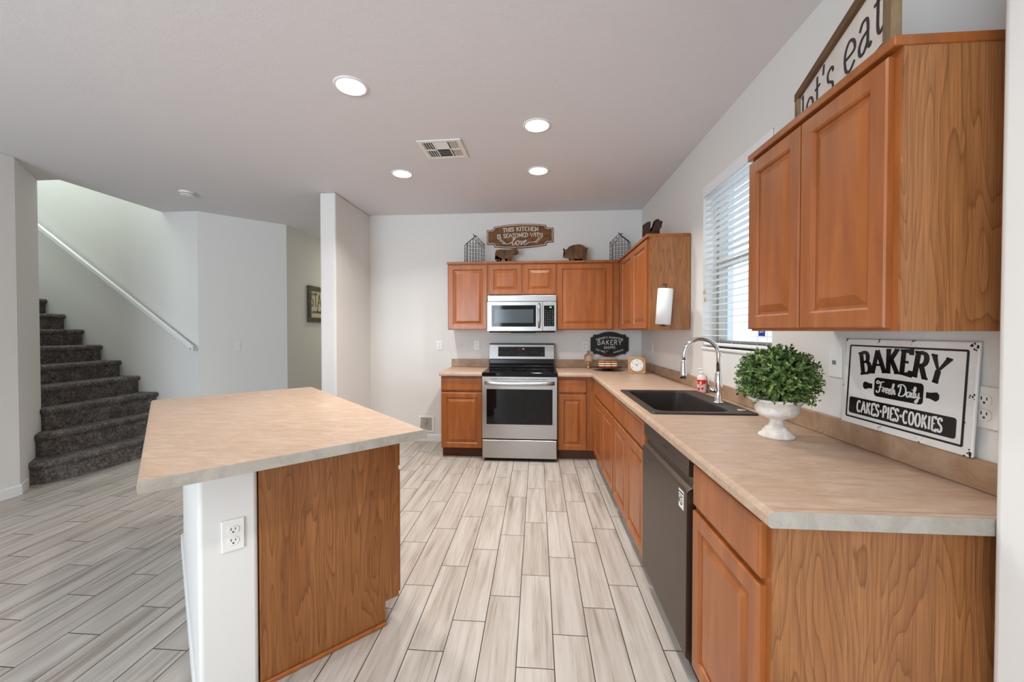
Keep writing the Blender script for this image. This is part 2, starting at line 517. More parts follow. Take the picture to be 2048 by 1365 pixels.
G = {
 'A': (.76, [[(0, 0), (.38, 1)], [(.38, 1), (.76, 0)], [(.15, .34), (.61, .34)]], [(0, 0), (.76, 0)]),
 'B': (.62, [[(.1, 0), (.1, 1)], [(.1, 1), (.34, 1)] + arc(.34, .77, .2, .23, 90, -90) + [(.1, .54)], [(.1, .54), (.34, .54)] + arc(.36, .27, .24, .27, 90, -90) + [(.1, 0)]], [(.06, 0), (.06, 1)]),
 'C': (.66, [arc(.36, .5, .32, .5, 45, 315, 14)], []),
 'D': (.68, [[(.1, 0), (.1, 1)], [(.1, 1), (.28, 1)] + arc(.28, .5, .36, .5, 90, -90, 12) + [(.1, 0)]], [(.06, 0), (.06, 1)]),
 'E': (.58, [[(.1, 0), (.1, 1)], [(.1, 1), (.54, 1), (.54, .84)], [(.1, .52), (.42, .52)], [(.1, 0), (.56, 0), (.56, .18)]], [(.06, 0), (.06, 1)]),
 'F': (.56, [[(.1, 0), (.1, 1)], [(.1, 1), (.54, 1)], [(.1, .52), (.42, .52)]], [(.1, 0), (.06, 1)]),
 'G': (.7, [arc(.36, .5, .32, .5, 45, 340, 14), [(.66, .32), (.66, .46), (.42, .46)]], []),
 'H': (.72, [[(.1, 0), (.1, 1)], [(.62, 0), (.62, 1)], [(.1, .5), (.62, .5)]], [(.1, 0), (.1, 1), (.62, 0), (.62, 1)]),
 'I': (.24, [[(.12, 0), (.12, 1)]], [(.12, 0), (.12, 1)]),
 'K': (.68, [[(.1, 0), (.1, 1)], [(.6, 1), (.12, .42)], [(.26, .6), (.64, 0)]], [(.1, 0), (.1, 1), (.6, 1), (.62, 0)]),
 'M': (.86, [[(.1, 0), (.1, 1)], [(.1, 1), (.43, .3), (.76, 1)], [(.76, 1), (.76, 0)]], [(.1, 0), (.76, 0)]),
 'N': (.74, [[(.1, 0), (.1, 1)], [(.1, 1), (.64, 0)], [(.64, 0), (.64, 1)]], [(.1, 0), (.1, 1), (.64, 1)]),
 'O': (.72, [arc(.36, .5, .31, .5, 0, 360, 20)], []),
 'P': (.6, [[(.1, 0), (.1, 1)], [(.1, 1), (.32, 1)] + arc(.32, .74, .23, .26, 90, -90) + [(.1, .48)]], [(.1, 0), (.06, 1)]),
 'R': (.68, [[(.1, 0), (.1, 1)], [(.1, 1), (.34, 1)] + arc(.34, .75, .23, .25, 90, -90) + [(.1, .5)], [(.34, .5), (.62, 0)]], [(.1, 0), (.06, 1), (.64, 0)]),
 'S': (.56, [smooth([(.5, .8), (.44, .96), (.26, 1), (.08, .88), (.1, .66), (.28, .53), (.46, .4), (.5, .18), (.32, 0), (.12, .03), (.05, .2)], 3)], []),
 'T': (.66, [[(.03, .86), (.03, 1), (.63, 1), (.63, .86)], [(.33, 1), (.33, 0)]], [(.33, 0)]),
 'U': (.7, [[(.1, 1), (.1, .3)] + arc(.35, .3, .25, .3, 180, 360) + [(.6, 1)]], []),
 'W': (.98, [[(0, 1), (.25, 0), (.49, .9), (.73, 0), (.98, 1)]], [(0, 1), (.98, 1)]),
 'Y': (.72, [[(0, 1), (.36, .46), (.72, 1)], [(.36, .46), (.36, 0)]], [(0, 1), (.72, 1), (.36, 0)]),
 "'": (.2, [[(.12, 1), (.08, .78)]], []),
 '*': (.3, [arc(.15, .5, .05, .05, 0, 360, 8)], []),
 ' ': (.36, [], []),
}

def ribbon(bm, pts, w0, w1, xf, t, mi=0):
    """pts 2D -> strip; w0 width for horizontal travel, w1 for vertical travel; xf maps 2D -> 3D front; t thickness vector"""
    P = [Vector(p) for p in pts]
    n = len(P)
    if n < 2: return
    closed = (P[0] - P[-1]).length < 1e-5 and n > 3
    L, R = [], []
    for i in range(n):
        if closed and i in (0, n - 1): a, b = P[1] - P[0], P[-1] - P[-2]
        elif i == 0: a = b = P[1] - P[0]
        elif i == n - 1: a = b = P[-1] - P[-2]
        else: a, b = P[i + 1] - P[i], P[i] - P[i - 1]
        a = a.normalized(); b = b.normalized()
        d = a + b
        if d.length < 1e-4: d = a
        d.normalize()
        nn = Vector((-d.y, d.x))
        k = 1.0 / max(0.55, abs(nn.dot(Vector((-a.y, a.x)))))
        w = (w0 + (w1 - w0) * abs(d.y)) * 0.5 * k
        L.append(P[i] + nn * w); R.append(P[i] - nn * w)
    lf = [xf(p) for p in L]; rf = [xf(p) for p in R]
    V = lambda p: bm.verts.new(p)
    a = [V(p) for p in lf]; b = [V(p) for p in rf]
    c = [V(p + t) for p in lf]; d = [V(p + t) for p in rf]
    for i in range(n - 1):
        for q in ((a[i], a[i + 1], b[i + 1], b[i]), (c[i], d[i], d[i + 1], c[i + 1]), (a[i], c[i], c[i + 1], a[i + 1]), (b[i], b[i + 1], d[i + 1], d[i])):
            f = bm.faces.new(q); f.material_index = mi
    for i in (0, n - 1):
        f = bm.faces.new((a[i], b[i], d[i], c[i])); f.material_index = mi

def text_width(s, h, sx, gap):
    return sum(G[c][0] * h * sx + gap for c in s) - gap

def letters(bm, s, cx, z, h, y=0.0, thick=0.0015, sx=1.0, gap=None, w0=.08, w1=.12, serif=0.0, arcR=None, slope=0.0, mi=0, curve=None, zscale=None):
    """centred uppercase text; arcR: radius (positive arches up)"""
    gap = h * .14 if gap is None else gap
    tw = text_width(s, h, sx, gap)
    x = -tw / 2
    for ch in s:
        gw, strokes, serifs = G[ch]
        cw = gw * h * sx
        mid = x + cw / 2
        def xf(p, x=x, mid=mid):
            lx, lz = p.x * sx, p.y
            if arcR:
                a = mid / arcR
                ox = (x + lx - mid)
                bx, bz = math.sin(a) * arcR, (math.cos(a) - 1) * arcR
                if arcR > 0:
                    X = bx + ox * math.cos(a) + lz * math.sin(a); Z = bz - ox * math.sin(a) + lz * math.cos(a)
                else:
                    X = bx + ox * math.cos(a) + lz * math.sin(a); Z = bz - ox * math.sin(a) + lz * math.cos(a)
            else:
                X, Z = x + lx, lz
                if curve: Z += curve(mid)
            return Vector((cx + X, y - thick, z + Z + slope * X))
        sc = [[(px * h, pz * h) for px, pz in st] for st in strokes]
        for st in sc: ribbon(bm, st, w0 * h, w1 * h, xf, Vector((0, thick, 0)), mi)
        if serif:
            for (sx_, sz_) in serifs:
                zz = sz_ * h + (w0 * h * .5 if sz_ < .5 else -w0 * h * .5) * 0
                ribbon(bm, [(sx_ * h - serif * h / sx, zz), (sx_ * h + serif * h / sx, zz)], w0 * h, w0 * h, xf, Vector((0, thick, 0)), mi)
        x += cw + gap

def script(bm, strokes, x, z, s, y, thick, w0, w1, sx=1.0, slope=0.0, mi=0, n=5, shear=0.0):
    for st in strokes:
        p = smooth(st, n)
        ribbon(bm, [(a * s * sx + b * s * shear, b * s) for a, b in p], w0, w1, lambda q: Vector((x + q.x, y - thick, z + q.y + slope * q.x)), Vector((0, thick, 0)), mi)

# ================================================================== THE ROOM
ZC = 2.735
XW = 1.205
YB = 4.745

bm = BM(); box(bm, -8.2, 1.6, -3.7, 9.0, -0.1, 0.0); struct('floor', bm, M['floor'])
bm = BM()
box(bm, -4.41, 1.5, -3.7, 9.0, ZC, ZC + 0.25)
box(bm, -8.2, -4.41, -3.7, 3.40, ZC, ZC + 0.25)
box(bm, -8.2, -4.41, 4.56, 9.0, ZC, ZC + 0.25)
struct('ceiling', bm, M['ceiling'])
bm = BM(); box(bm, -8.2, -4.2, 3.2, 4.6, 5.25, 5.35)
box(bm, -4.41, -4.3, 3.2, 4.6, ZC + .25, 5.25)
struct('ceiling_stairwell', bm, M['wall'])

bm = BM(); box(bm, -2.03, 1.45, YB, YB + 0.12, 0, ZC); struct('wall_back', bm, M['wall'])
# right wall with the window opening
WY0, WY1, WZ0, WZ1 = 2.155, 3.02, 1.222, 2.375
XO = 1.42
bm = BM()
box(bm, XW, XO, 0.96, WY0, 0, ZC)
box(bm, XW, XO, WY1, YB, 0, ZC)
box(bm, XW, XO, WY0, WY1, 0, WZ0)
box(bm, XW, XO, WY0, WY1, WZ1, ZC)
struct('wall_right', bm, M['wall'])
bm = BM(); box(bm, 1.030, XO, -3.6, 0.985, 0, ZC); struct('wall_near_right', bm, M['wall'], bevel=0.02, seg=4)
# wall stub between kitchen and hall
bm = BM(); box(bm, -2.195, -2.03, 3.91, 8.6, 0, ZC); struct('wall_left_stub', bm, M['wall'], bevel=0.018, seg=4)
# hall
bm = BM()
box(bm, -3.42, -3.305, 5.07, 8.6, 0, ZC); struct('wall_hall', bm, M['wall'])
bm = BM(); box(bm, -3.42, -2.03, 8.6, 8.7, 0, ZC); struct('wall_hall_end', bm, M['wall'])
bm = BM(); prism(bm, [(-3.965, 4.41), (-3.305, 5.07), (-3.42, 5.19), (-4.0, 4.6)], 0, ZC); struct('wall_angled', bm, M['wall'])
bm = BM(); box(bm, -8.2, -3.965, 4.41, 4.55, 0, 5.3); struct('wall_stair', bm, M['wall'])
bm = BM(); box(bm, -4.34, -4.2, -3.6, 2.935, 0, ZC); struct('wall_left', bm, M['wall'], bevel=0.004)
bm = BM(); prism(bm, [(-4.2, 2.93), (-4.61, 3.38), (-4.72, 3.32), (-4.34, 2.90)], 0, ZC); struct('wall_left_angled', bm, M['wall'], bevel=0.006)
bm = BM(); box(bm, -8.2, -4.62, 3.25, 3.38, 0, ZC); struct('wall_stair_inner', bm, M['wall'])
bm = BM(); box(bm, -8.2, -4.41, 3.27, 3.38, ZC + .25, 5.3); box(bm, -8.3, -8.2, 3.2, 4.6, 0, 5.3); struct('wall_stair_upper', bm, M['wall'])
# unseen rear wall with an open gap, added and placed for its light
bm = BM()
box(bm, -4.34, -4.1, -3.7, -3.6, 0, ZC); box(bm, -1.1, 1.45, -3.7, -3.6, 0, ZC); box(bm, -4.1, -1.1, -3.7, -3.6, 2.35, ZC)
struct('wall_rear', bm, M['wall'])
# island half wall (island axes: u towards the kitchen, v along its length)
def uv(u, v): return ((u - v) * 0.70711, (u + v) * 0.70711)
UW0, UW1, VP, VE = 0.083, 0.262, 1.73, 3.16
bm = BM(); prism(bm, [uv(UW0, VP), uv(UW1, VP), uv(UW1, VE), uv(UW0, VE)], 0, 0.866)
struct('wall_island', bm, M['wall'], bevel=0.014, seg=3)

# baseboards
BP = [(0, 0), (0.013, 0), (0.013, 0.075), (0.008, 0.083), (0, 0.083)]
def baseboard(name, path, side=1):
    bm = BM(); sweep(bm, path, BP, side); struct(name, bm, M['trimw'])
baseboard('baseboard_back', [(-2.03, YB), (-1.0, YB)], 1)
baseboard('baseboard_stub', [(-2.03, YB), (-2.03, 3.91), (-2.195, 3.91), (-2.195, 8.6)], -1)
baseboard('baseboard_hall', [(-3.305, 8.6), (-3.305, 5.07), (-3.965, 4.41)], -1)
baseboard('baseboard_left', [(-4.2, -3.5), (-4.2, 2.93), (-4.31, 3.05)], 1)
baseboard('baseboard_island', [uv(UW0, VE), uv(UW0, VP)], 1)
baseboard('baseboard_near_right', [(1.030, 0.98), (1.030, -3.5)], 1)

# window
bm = BM()
FX0, FX1 = 1.30, 1.36
box(bm, FX0, FX1, WY0, WY0 + .045, WZ0, WZ1); box(bm, FX0, FX1, WY1 - .045, WY1, WZ0, WZ1)
box(bm, FX0, FX1, WY0, WY1, WZ0, WZ0 + .03); box(bm, FX0, FX1, WY0, WY1, WZ1 - .045, WZ1)
box(bm, FX0 + .005, FX1 - .01, WY0 + .04, WY1 - .04, 1.785, 1.825)
box(bm, FX0 - .01, FX0 + .03, WY0 + .045, WY0 + .075, WZ0 + .05, 1.79); box(bm, FX0 - .01, FX0 + .03, WY1 - .075, WY1 - .045, WZ0 + .05, 1.79)
box(bm, FX0 - .01, FX0 + .03, WY0 + .045, WY1 - .045, WZ0 + .03, WZ0 + .048)
win = struct('window_1', bm, M['vinyl'], bevel=0.003)
bm = BM(); box(bm, 1.333, 1.337, WY0 + .03, WY1 - .03, WZ0 + .03, WZ1 - .03); p = link('pane', bm, M['pane'], win)
bm = BM(); box(bm, XW - .012, FX0, WY0, WY1, WZ0 - .022, WZ0); struct('trim_1', bm, M['trimw'], bevel=0.008)
bm = BM(); box(bm, 1.3255, 1.3265, 2.44, 2.51, WZ0 + .075, WZ0 + .15)
st = link('security_sticker', bm, M['bluesticker'])
tag(st, 'small blue sticker stuck low on the window glass', 'sticker')
bm = BM(); script(bm, [[(0, 0), (.3, .6), (.5, .2), (.5, 1), (.9, .1)], [(1, .2), (1.5, .3), (2.2, .15)], [(1, .5), (1.6, .6), (2.2, .45)]], -.022, 0, .02, 0, .0006, .003, .003)
link('printed_mark', bm, M['white'], st, loc=(1.3252, 2.475, WZ0 + .10), rot=(0, 0, -PI / 2))
# neighbouring house outside
bm = BM(); box(bm, 4.6, 5.0, -2, 9, -0.5, 5.2)
tag(link('neighbor_house', bm, M['stucco']), 'pale stucco wall of the next house, seen through the blinds', 'house')
bm = BM(); box(bm, 1.5, 6, -3, 9, -0.6, -0.5); tag(link('ground', bm, M['stucco']), kind='structure')

# ---- blinds
bl = thing('window_blind', 'white slatted horizontal blind hanging in the kitchen window', 'blind', (1.235, 2.59, WZ1))
bm = BM(); box(bm, -.025, .03, -.425, .425, -.052, -.004); box(bm, -.036, -.026, -.428, .428, -.075, -.002)
link('headrail', bm, M['blind'], bl, bevel=.003)
bm = BM()
z = -0.095
nsl = 0
while z > WZ0 - WZ1 + 0.05:
    v = [(-.025, z - .0012), (-.012, z + .0012), (.0, z + .002), (.012, z + .0012), (.025, z - .0012), (.025, z + .0006), (.012, z + .003), (0, z + .0038), (-.012, z + .003), (-.025, z + .0006)]
    prism(bm, v, -.422, .422, 'y'); z -= 0.0425; nsl += 1
link('slats', bm, M['blind'], bl)
bm = BM(); box(bm, -.026, .026, -.422, .422, WZ0 - WZ1 + .012, WZ0 - WZ1 + .03); link('bottom_rail', bm, M['blind'], bl, bevel=.004)
bm = BM()
for yy in (-.29, .0, .29):
    for xx in (-.0262, .0262): tube(bm, [(xx, yy, -.05), (xx, yy, WZ0 - WZ1 + .02)], .0009, 5)
link('ladder_cord', bm, M['blind'], bl)
for k, (yy, zz) in enumerate(((.385, .745), (.375, .80))):
    bm = BM(); tube(bm, [(-.038, yy, -.05), (-.038, yy, -zz)], .0008, 5)
    c = link('pull_cord', bm, M['blind'], bl)
    bm = BM(); lathe(bm, [(.002, 0), (.006, -.004), (.008, -.028), (.003, -.032)], -.038, yy, -zz, 10); link('tassel', bm, M['bead'], c)

# ---- staircase
stairs = thing('staircase', 'flight of stairs in grey-brown carpet climbing behind the left wall', 'stairs', (-4.45, 3.9, 0))
zs = [.20, .405, .61, .80, .984, 1.168, 1.352, 1.536, 1.72, 1.904]
noses = [
    [(-4.345, 3.085), (-4.235, 3.15), (-4.155, 3.33), (-4.125, 3.75), (-4.10, 4.405)],
    [(-4.475, 3.215), (-4.40, 3.25), (-4.345, 3.40), (-4.325, 3.75), (-4.30, 4.405)],
    [(-4.60, 3.355), (-4.545, 3.38), (-4.51, 3.50), (-4.50, 3.8), (-4.47, 4.405)],
]
for i in range(3, 10):
    x = -4.70 - .24 * (i - 3)
    noses.append([(x, 3.385), (x, 3.6), (x, 4.405)])
def offset_path(p, d):
    return [(x - d, y) for x, y in p]
for i in range(10):
    b = BM()
    top, zb = zs[i], (0 if i == 0 else zs[i - 1] - .005)
    p = noses[i]
    xb = -4.9 if i < 3 else p[0][0] - .30
    yb0 = min(3.39, p[0][1])
    if i < 3:
        back = [(-4.95, 4.405), (-4.95, 3.385), (-4.62, 3.385)]
    else:
        back = [(xb, 4.405), (xb, 3.385)]
    sh = lambda d: ([(p[0][0] - .7 * d, p[0][1] + .8 * d)] if i < 3 else [(p[0][0] - d, p[0][1])]) + [(x - d, y) for x, y in p[1:]]
    body = sh(.03) + back
    prism(b, body, zb, top - .05)
    # rounded nosing tread
    for k in range(6):
        a0 = k / 5
    prof = [(0.0, top - .055), (.022, top - .052), (.034, top - .03), (.03, top - .01), (.012, top), (0, top)]
    base = sh(.034)
    sweep(b, base, prof, 1)
    prism(b, base + back, top - .055, top)
    o = link('carpeted_step', b, M['carpet'], stairs)
    o.matrix_parent_inverse = Matrix.Translation((4.45, -3.9, 0))
rail = thing('handrail', 'white handrail sloping up the stair wall', 'handrail', (-3.98, 4.35, 1.13))
bm = BM()
dx, dz = -2.35, 1.745
def quad_bar(bm, a, b, w, h):
    a, b = Vector(a), Vector(b)
    d = (b - a).normalized(); up = Vector((d.z, 0, -d.x)) * (1 if d.x < 0 else -1)
    up = Vector((-d.z, 0, d.x)); 
    if up.z < 0: up = -up
    s = Vector((0, w / 2, 0)); u = up * h / 2
    v = [bm.verts.new(p) for p in (a - s - u, a + s - u, a + s + u, a - s + u, b - s - u, b + s - u, b + s + u, b - s + u)]
    for f in ((0, 3, 2, 1), (4, 5, 6, 7), (0, 1, 5, 4), (1, 2, 6, 5), (2, 3, 7, 6), (3, 0, 4, 7)): bm.faces.new([v[i] for i in f])
quad_bar(bm, (0, 0, 0), (dx, 0, dz), .038, .05)
box(bm, -.03, .015, -.019, .055, -.026, .008)
link('rail_bar', bm, M['trimw'], rail, bevel=.006)
for k in (.12, .5, .88):
    bm = BM(); tube(bm, [(dx * k, 0.0, dz * k - .02), (dx * k, .01, dz * k - .05), (dx * k, .058, dz * k - .06)], .007, 8)
    link('rail_bracket', bm, M['trimw'], rail)

# ================================================================== CABINETRY
def door_bm(w, h, fr=.058, th=.019):
    bm = BM()
    L = [(0, th), (0, .004), (.004, 0), (fr - .006, 0), (fr, .004), (fr + .003, .0115), (fr + .009, .0115), (fr + .034, .0020), (fr + .037, .0010)]
    fr_eff = min(w, h)
    rings = []
    for ins, y in L:
        if ins > fr_eff / 2 - .005: ins = fr_eff / 2 - .005
        rings.append([bm.verts.new(p) for p in ((ins, y, ins), (w - ins, y, ins), (w - ins, y, h - ins), (ins, y, h - ins))])
    bm.faces.new(rings[0]); bm.faces.new(rings[-1])
    for a, b in zip(rings, rings[1:]):
        for k in range(4): bm.faces.new((a[k], a[(k + 1) % 4], b[(k + 1) % 4], b[k]))
    return bm
def slab_bm(w, h, th=.019):
    bm = BM()
    L = [(0, th), (0, .005), (.003, .0015), (.008, 0)]
    rings = []
    for ins, y in L:
        rings.append([bm.verts.new(p) for p in ((ins, y, ins), (w - ins, y, ins), (w - ins, y, h - ins), (ins, y, h - ins))])
    bm.faces.new(rings[0]); bm.faces.new(rings[-1])
    for a, b in zip(rings, rings[1:]):
        for k in range(4): bm.faces.new((a[k], a[(k + 1) % 4], b[(k + 1) % 4], b[k]))
    return bm

def cabinet(name, label, loc, rotz, w, d, z0, z1, doors=(), drawers=(), toe=0.0, group=None, panels=(), pmat='panel', cap=0, fr=.055, frame=None, fill=(), bodymat='maple'):
    """local: x along the front, y into the wall, door faces at y=0; hollow carcass"""
    t = thing(name, label, 'cabinet', loc, rotz, group)
    bm = BM(); F = .0195
    fx0, fx1 = frame if frame else (0, w)
    k = .018
    box(bm, 0, k, F, d, z0, z1); box(bm, w - k, w, F, d, z0, z1)
    box(bm, k, w - k, d - .012, d, z0, z1); box(bm, k, w - k, F, d - .012, z0, z0 + k)
    if toe == 0: box(bm, k, w - k, F, d - .012, z1 - k, z1)
    # face frame
    box(bm, k, w - k, F, F + k, z0 + k, z0 + .04); box(bm, k, w - k, F, F + k, z1 - .04, z1 - (k if toe == 0 else 0))
    xs = sorted(set([k, .035, w - .035, w - k]))
    box(bm, k, .035, F, F + k, z0 + .04, z1 - .04); box(bm, w - .035, w - k, F, F + k, z0 + .04, z1 - .04)
    for (a, b, c, e) in doors:
        if b < w - .06: box(bm, b - .015, b + .04, F, F + k, z0 + .04, z1 - .04)
    for (a, b, c, e) in drawers:
        box(bm, max(a, .036), min(b, w - .036), F, F + k, c - .03, c + .01)
    for (a, b) in fill: box(bm, a, b, F - .001, F + k, z0, z1)
    link('carcass', bm, M[bodymat], t)
    if toe:
        bm = BM(); box(bm, 0, w, .085, .10, 0.0, z0); box(bm, 0, .015, .10, d, 0, z0); box(bm, w - .015, w, .10, d, 0, z0)
        link('toe_kick', bm, M['toe'], t)
    for (a, b, c, e) in doors:
        link('door', door_bm(b - a, e - c, fr), M['maple'], t, loc=(a, 0, c))
    for (a, b, c, e) in drawers:
        link('drawer_front', slab_bm(b - a, e - c), M['maple'], t, loc=(a, 0, c))
    for side in panels:
        bm = BM()
        x0, x1 = (-.006, 0) if side == 'L' else (w, w + .006)
        if toe: prism(bm, [(F, z1), (F, toe), (.085, toe), (.085, 0), (d, 0), (d, z1)], x0, x1, 'x')
        else: box(bm, x0, x1, F, d, z0, z1)
        link('end_panel', bm, M[pmat], t)
    if cap:
        bm = BM()
        e0 = .012 if 'L' in panels else 0
        e1 = .012 if 'R' in panels else 0
        e0 = .010 if 'L' in panels else 0; e1 = .010 if 'R' in panels else 0
        box(bm, -e0, w + e1, -.004, d, z1 - .001, z1 + cap)
        link('top_moulding', bm, M['maple'], t, bevel=.003)
    return t

R = -PI / 2
ZB, ZT, ZD = .105, .865, .70   # base cabinets: bottom, top, drawer line
base_g = 'stained base cabinets'
cabinet('base_cabinet', 'short stained wood base cabinet at the left of the oven', (-1.0, 4.12, 0), 0, .438, .62, ZB, ZT, [(.0, .432, ZB + .005, .688)], [(.0, .432, .712, .842)], toe=ZB, panels=('L',), pmat='maple')
cabinet('base_cabinet', 'narrow stained wood base cabinet at the right of the oven', (.212, 4.12, 0), 0, .97, .62, ZB, ZT, [(.012, .292, ZB + .005, .68)], [(.012, .292, .702, .832)], toe=ZB, fill=[(.285, .392)])
cabinet('base_cabinet', 'corner stretch of wooden base cabinet with two doors, beyond the sink', (.565, 4.115, 0), R, 1.09, .63, ZB, ZT, [(.085, .575, ZB + .005, .685), (.60, 1.07, ZB + .005, .685)], [(.085, 1.07, .705, .85)], toe=ZB)
cabinet('sink_cabinet', 'wooden sink base cabinet with two doors beside the dishwasher', (.565, 3.02, 0), R, .872, .63, ZB, ZT, [(.012, .435, ZB + .005, .685), (.445, .862, ZB + .005, .685)], [(.012, .435, .705, .85), (.445, .862, .705, .85)], toe=ZB)
cabinet('base_cabinet', 'nearest wooden base cabinet, grained end panel facing the camera', (.565, 1.512, 0), R, .472, .63, ZB, ZT, [(.018, .455, ZB + .005, .685)], [(.018, .455, .705, .85)], toe=ZB, panels=('R',), pmat='panel')
# island cabinet
px, py = uv(.84, VP)
cabinet('island_cabinet', 'wooden island cabinet with a broad grained end panel', (px, py, 0), math.radians(135), 1.42, .575, ZB, ZT, [(.015, .47, ZB + .005, .685), (.48, .94, ZB + .005, .685), (.95, 1.4, ZB + .005, .685)], [(.015, .47, .705, .85), (.48, .94, .705, .85), (.95, 1.4, .705, .85)], toe=ZB, panels=('L',), pmat='panel2')
bm = BM(); prism(bm, [uv(UW1 + .002, VP - .007), uv(.755, VP - .007), uv(.755, VP - .02), uv(UW1 + .002, VP - .02)], 0, .018)
struct('trim_2', bm, M['maple'], bevel=.005)

# uppers
UZ0, UZ1 = 1.345, 2.078
cabinet('wall_cabinet', 'tall single-door wall cabinet at the left of the microwave', (-.993, 4.41, 0), 0, .448, .33, UZ0, UZ1, [(.006, .44, UZ0 + .008, UZ1 - .012)], cap=.024, panels=('L',), pmat='maple')
cabinet('wall_cabinet', 'short two-door wall cabinet directly above the microwave', (-.545, 4.41, 0), 0, .758, .33, 1.728, UZ1, [(.013, .376, 1.736, UZ1 - .012), (.396, .752, 1.736, UZ1 - .012)], cap=.024)
cabinet('wall_cabinet', 'wide single-door wall cabinet at the right of the microwave', (.213, 4.41, 0), 0, .985, .33, UZ0, UZ1, [(.010, .605, UZ0 + .008, UZ1 - .012)], cap=.024, fill=[(.598, .675)])
cabinet('wall_cabinet', 'two-door wall cabinet with paper towels on its side', (.868, 4.405, 0), R, 1.155, .33, UZ0 - .003, UZ1, [(.18, .645, UZ0 + .008, UZ1 - .012), (.655, 1.128, UZ0 + .008, UZ1 - .012)], cap=.024, fill=[(.0, .19)], panels=('R',), pmat='panel3', fr=.05)
cabinet('wall_cabinet', 'large near wall cabinet with grained side, over the bakery sign', (.868, 1.73, 0), R, .672, .33, 1.335, 2.030, [(.004, .322, 1.343, 2.018), (.330, .655, 1.343, 2.018)], cap=.024, panels=('R',), pmat='panel')

# ---- countertops
CZ, CT = .905, .038
NOSE = [(0, CZ - CT), (.022, CZ - CT), (.026, CZ - CT + .006), (.026, CZ - .012), (.022, CZ - .004), (.012, CZ), (0, CZ)]
ct = thing('countertop', 'long L-shaped beige laminate worktop holding the sink', 'worktop', (0, 0, 0))
bm = BM()
XF, YF = .549, 4.09
SY0, SY1, SX0, SX1 = 2.13, 2.90, .625, 1.105
e = .026
box(bm, .213, XW, YF + e, YB, CZ - CT, CZ)
box(bm, XF + e, XW, SY1, YF + e, CZ - CT, CZ)
box(bm, XF + e, SX0, SY0, SY1, CZ - CT, CZ)
box(bm, SX1, XW, SY0, SY1, CZ - CT, CZ)
box(bm, XF + e, XW, .99 + .002, SY0, CZ - CT, CZ)
box(bm, XF + e, 1.20, 1.012, 1.013, CZ - CT, CZ)
sweep(bm, [(.213, YF + e), (XF + e, YF + e), (XF + e, .992)], NOSE, 1)
bmesh.ops.remove_doubles(bm, verts=bm.verts[:], dist=1e-5)
link('worktop_slab', bm, M['lam'], ct)
bm = BM()
prism(bm, [(XF + .006, CZ - CT - .001), (XF, CZ - CT + .006), (XF, CZ - .013), (XF + .004, CZ - .004), (XF + .014, CZ + .0005), (1.0445, CZ + .0005), (1.0445, CZ - CT - .001)], .989, .992, 'y')
link('end_strip', bm, M['lamedge'], ct)
bm = BM(); 
box(bm, .213, XW - .02, YB - .02, YB, CZ, CZ + .094)
box(bm, XW - .02, XW, .99, YB, CZ, CZ + .083)
tag(link('backsplash', bm, M['lamsplash'], bevel=.004), 'long beige laminate backsplash running round the kitchen corner', 'backsplash')
c2 = thing('countertop', 'short beige laminate worktop at the left of the oven', 'worktop', (0, 0, 0))
bm = BM(); box(bm, -1.02, -.566, YF + e, YB, CZ - CT, CZ)
sweep(bm, [(-1.02, YF + e), (-.566, YF + e)], NOSE, 1)
link('worktop_slab', bm, M['lam'], c2)
bm = BM(); box(bm, -1.02, -.566, YB - .02, YB, CZ, CZ + .094); tag(link('backsplash', bm, M['lamsplash'], bevel=.004), 'short beige laminate backsplash at the left of the oven', 'backsplash')
c3 = thing('island_countertop', 'large beige laminate island worktop set at an angle', 'worktop', (0, 0, 0))
U0, U1, V0, V1 = -.062, .872, 1.548, 3.32
bm = BM()
prism(bm, [uv(U0 + e, V0 + .003), uv(U1 - e, V0 + .003), uv(U1 - e, V1 - e), uv(U0 + e, V1 - e)], CZ - CT, CZ)
sweep(bm, [uv(U1 - e, V0 + .003), uv(U1 - e, V1 - e), uv(U0 + e, V1 - e), uv(U0 + e, V0 + .003)], NOSE, 1)
link('worktop_slab', bm, M['lam'], c3)
bm = BM(); prism(bm, [uv(U0 + .002, V0), uv(U1 - .002, V0), uv(U1 - .002, V0 + .003), uv(U0 + .002, V0 + .003)], CZ - CT, CZ - .0005)
link('end_strip', bm, M['lamedge'], c3)

# ================================================================== APPLIANCES
# ---- range
rg = thing('range', 'stainless steel freestanding electric range with black glass cooktop', 'oven', (-.178, 4.045, 0))
HW = .379
bm = BM(); box(bm, -HW + .004, HW - .004, .03, .655, .035, .875); link('oven_body', bm, M['black'], rg, bevel=.003)
bm = BM(); box(bm, -HW + .02, HW - .02, .05, .62, 0.0, .035); link('plinth', bm, M['gap'], rg)
bm = BM(); box(bm, -HW, HW, 0, .03, .035, .222)
link('storage_drawer', bm, M['steel'], rg, bevel=.006)
bm = BM()
gx, gz0, gz1 = .335, .382, .742
for (a, b, c, d) in ((-HW, HW, .237, gz0), (-HW, HW, gz1, .868), (-HW, -gx, gz0, gz1), (gx, HW, gz0, gz1)): box(bm, a, b, 0, .03, c, d)
bmesh.ops.remove_doubles(bm, verts=bm.verts[:], dist=1e-5)
od = link('oven_door', bm, M['steel'], rg)
bm = BM(); box(bm, -gx, gx, .002, .028, gz0, gz1); link('door_glass', bm, M['blackglass'], od)
bm = BM()
pts = []
for i in range(17):
    s = i / 16; x = -.355 + .71 * s
    y = -.018 - .032 * math.sin(PI * s) ** .5 if 0 < s < 1 else -.0
    pts.append((x, y, .805 - .006 * math.cos(PI * (s - .5)) ))
vs = []
for (x, y, z) in pts:
    vs.append([bm.verts.new(p) for p in ((x, y - .006, z + .018), (x, y + .006, z + .02), (x, y + .006, z - .02), (x, y - .006, z - .018), (x, y - .011, z))])
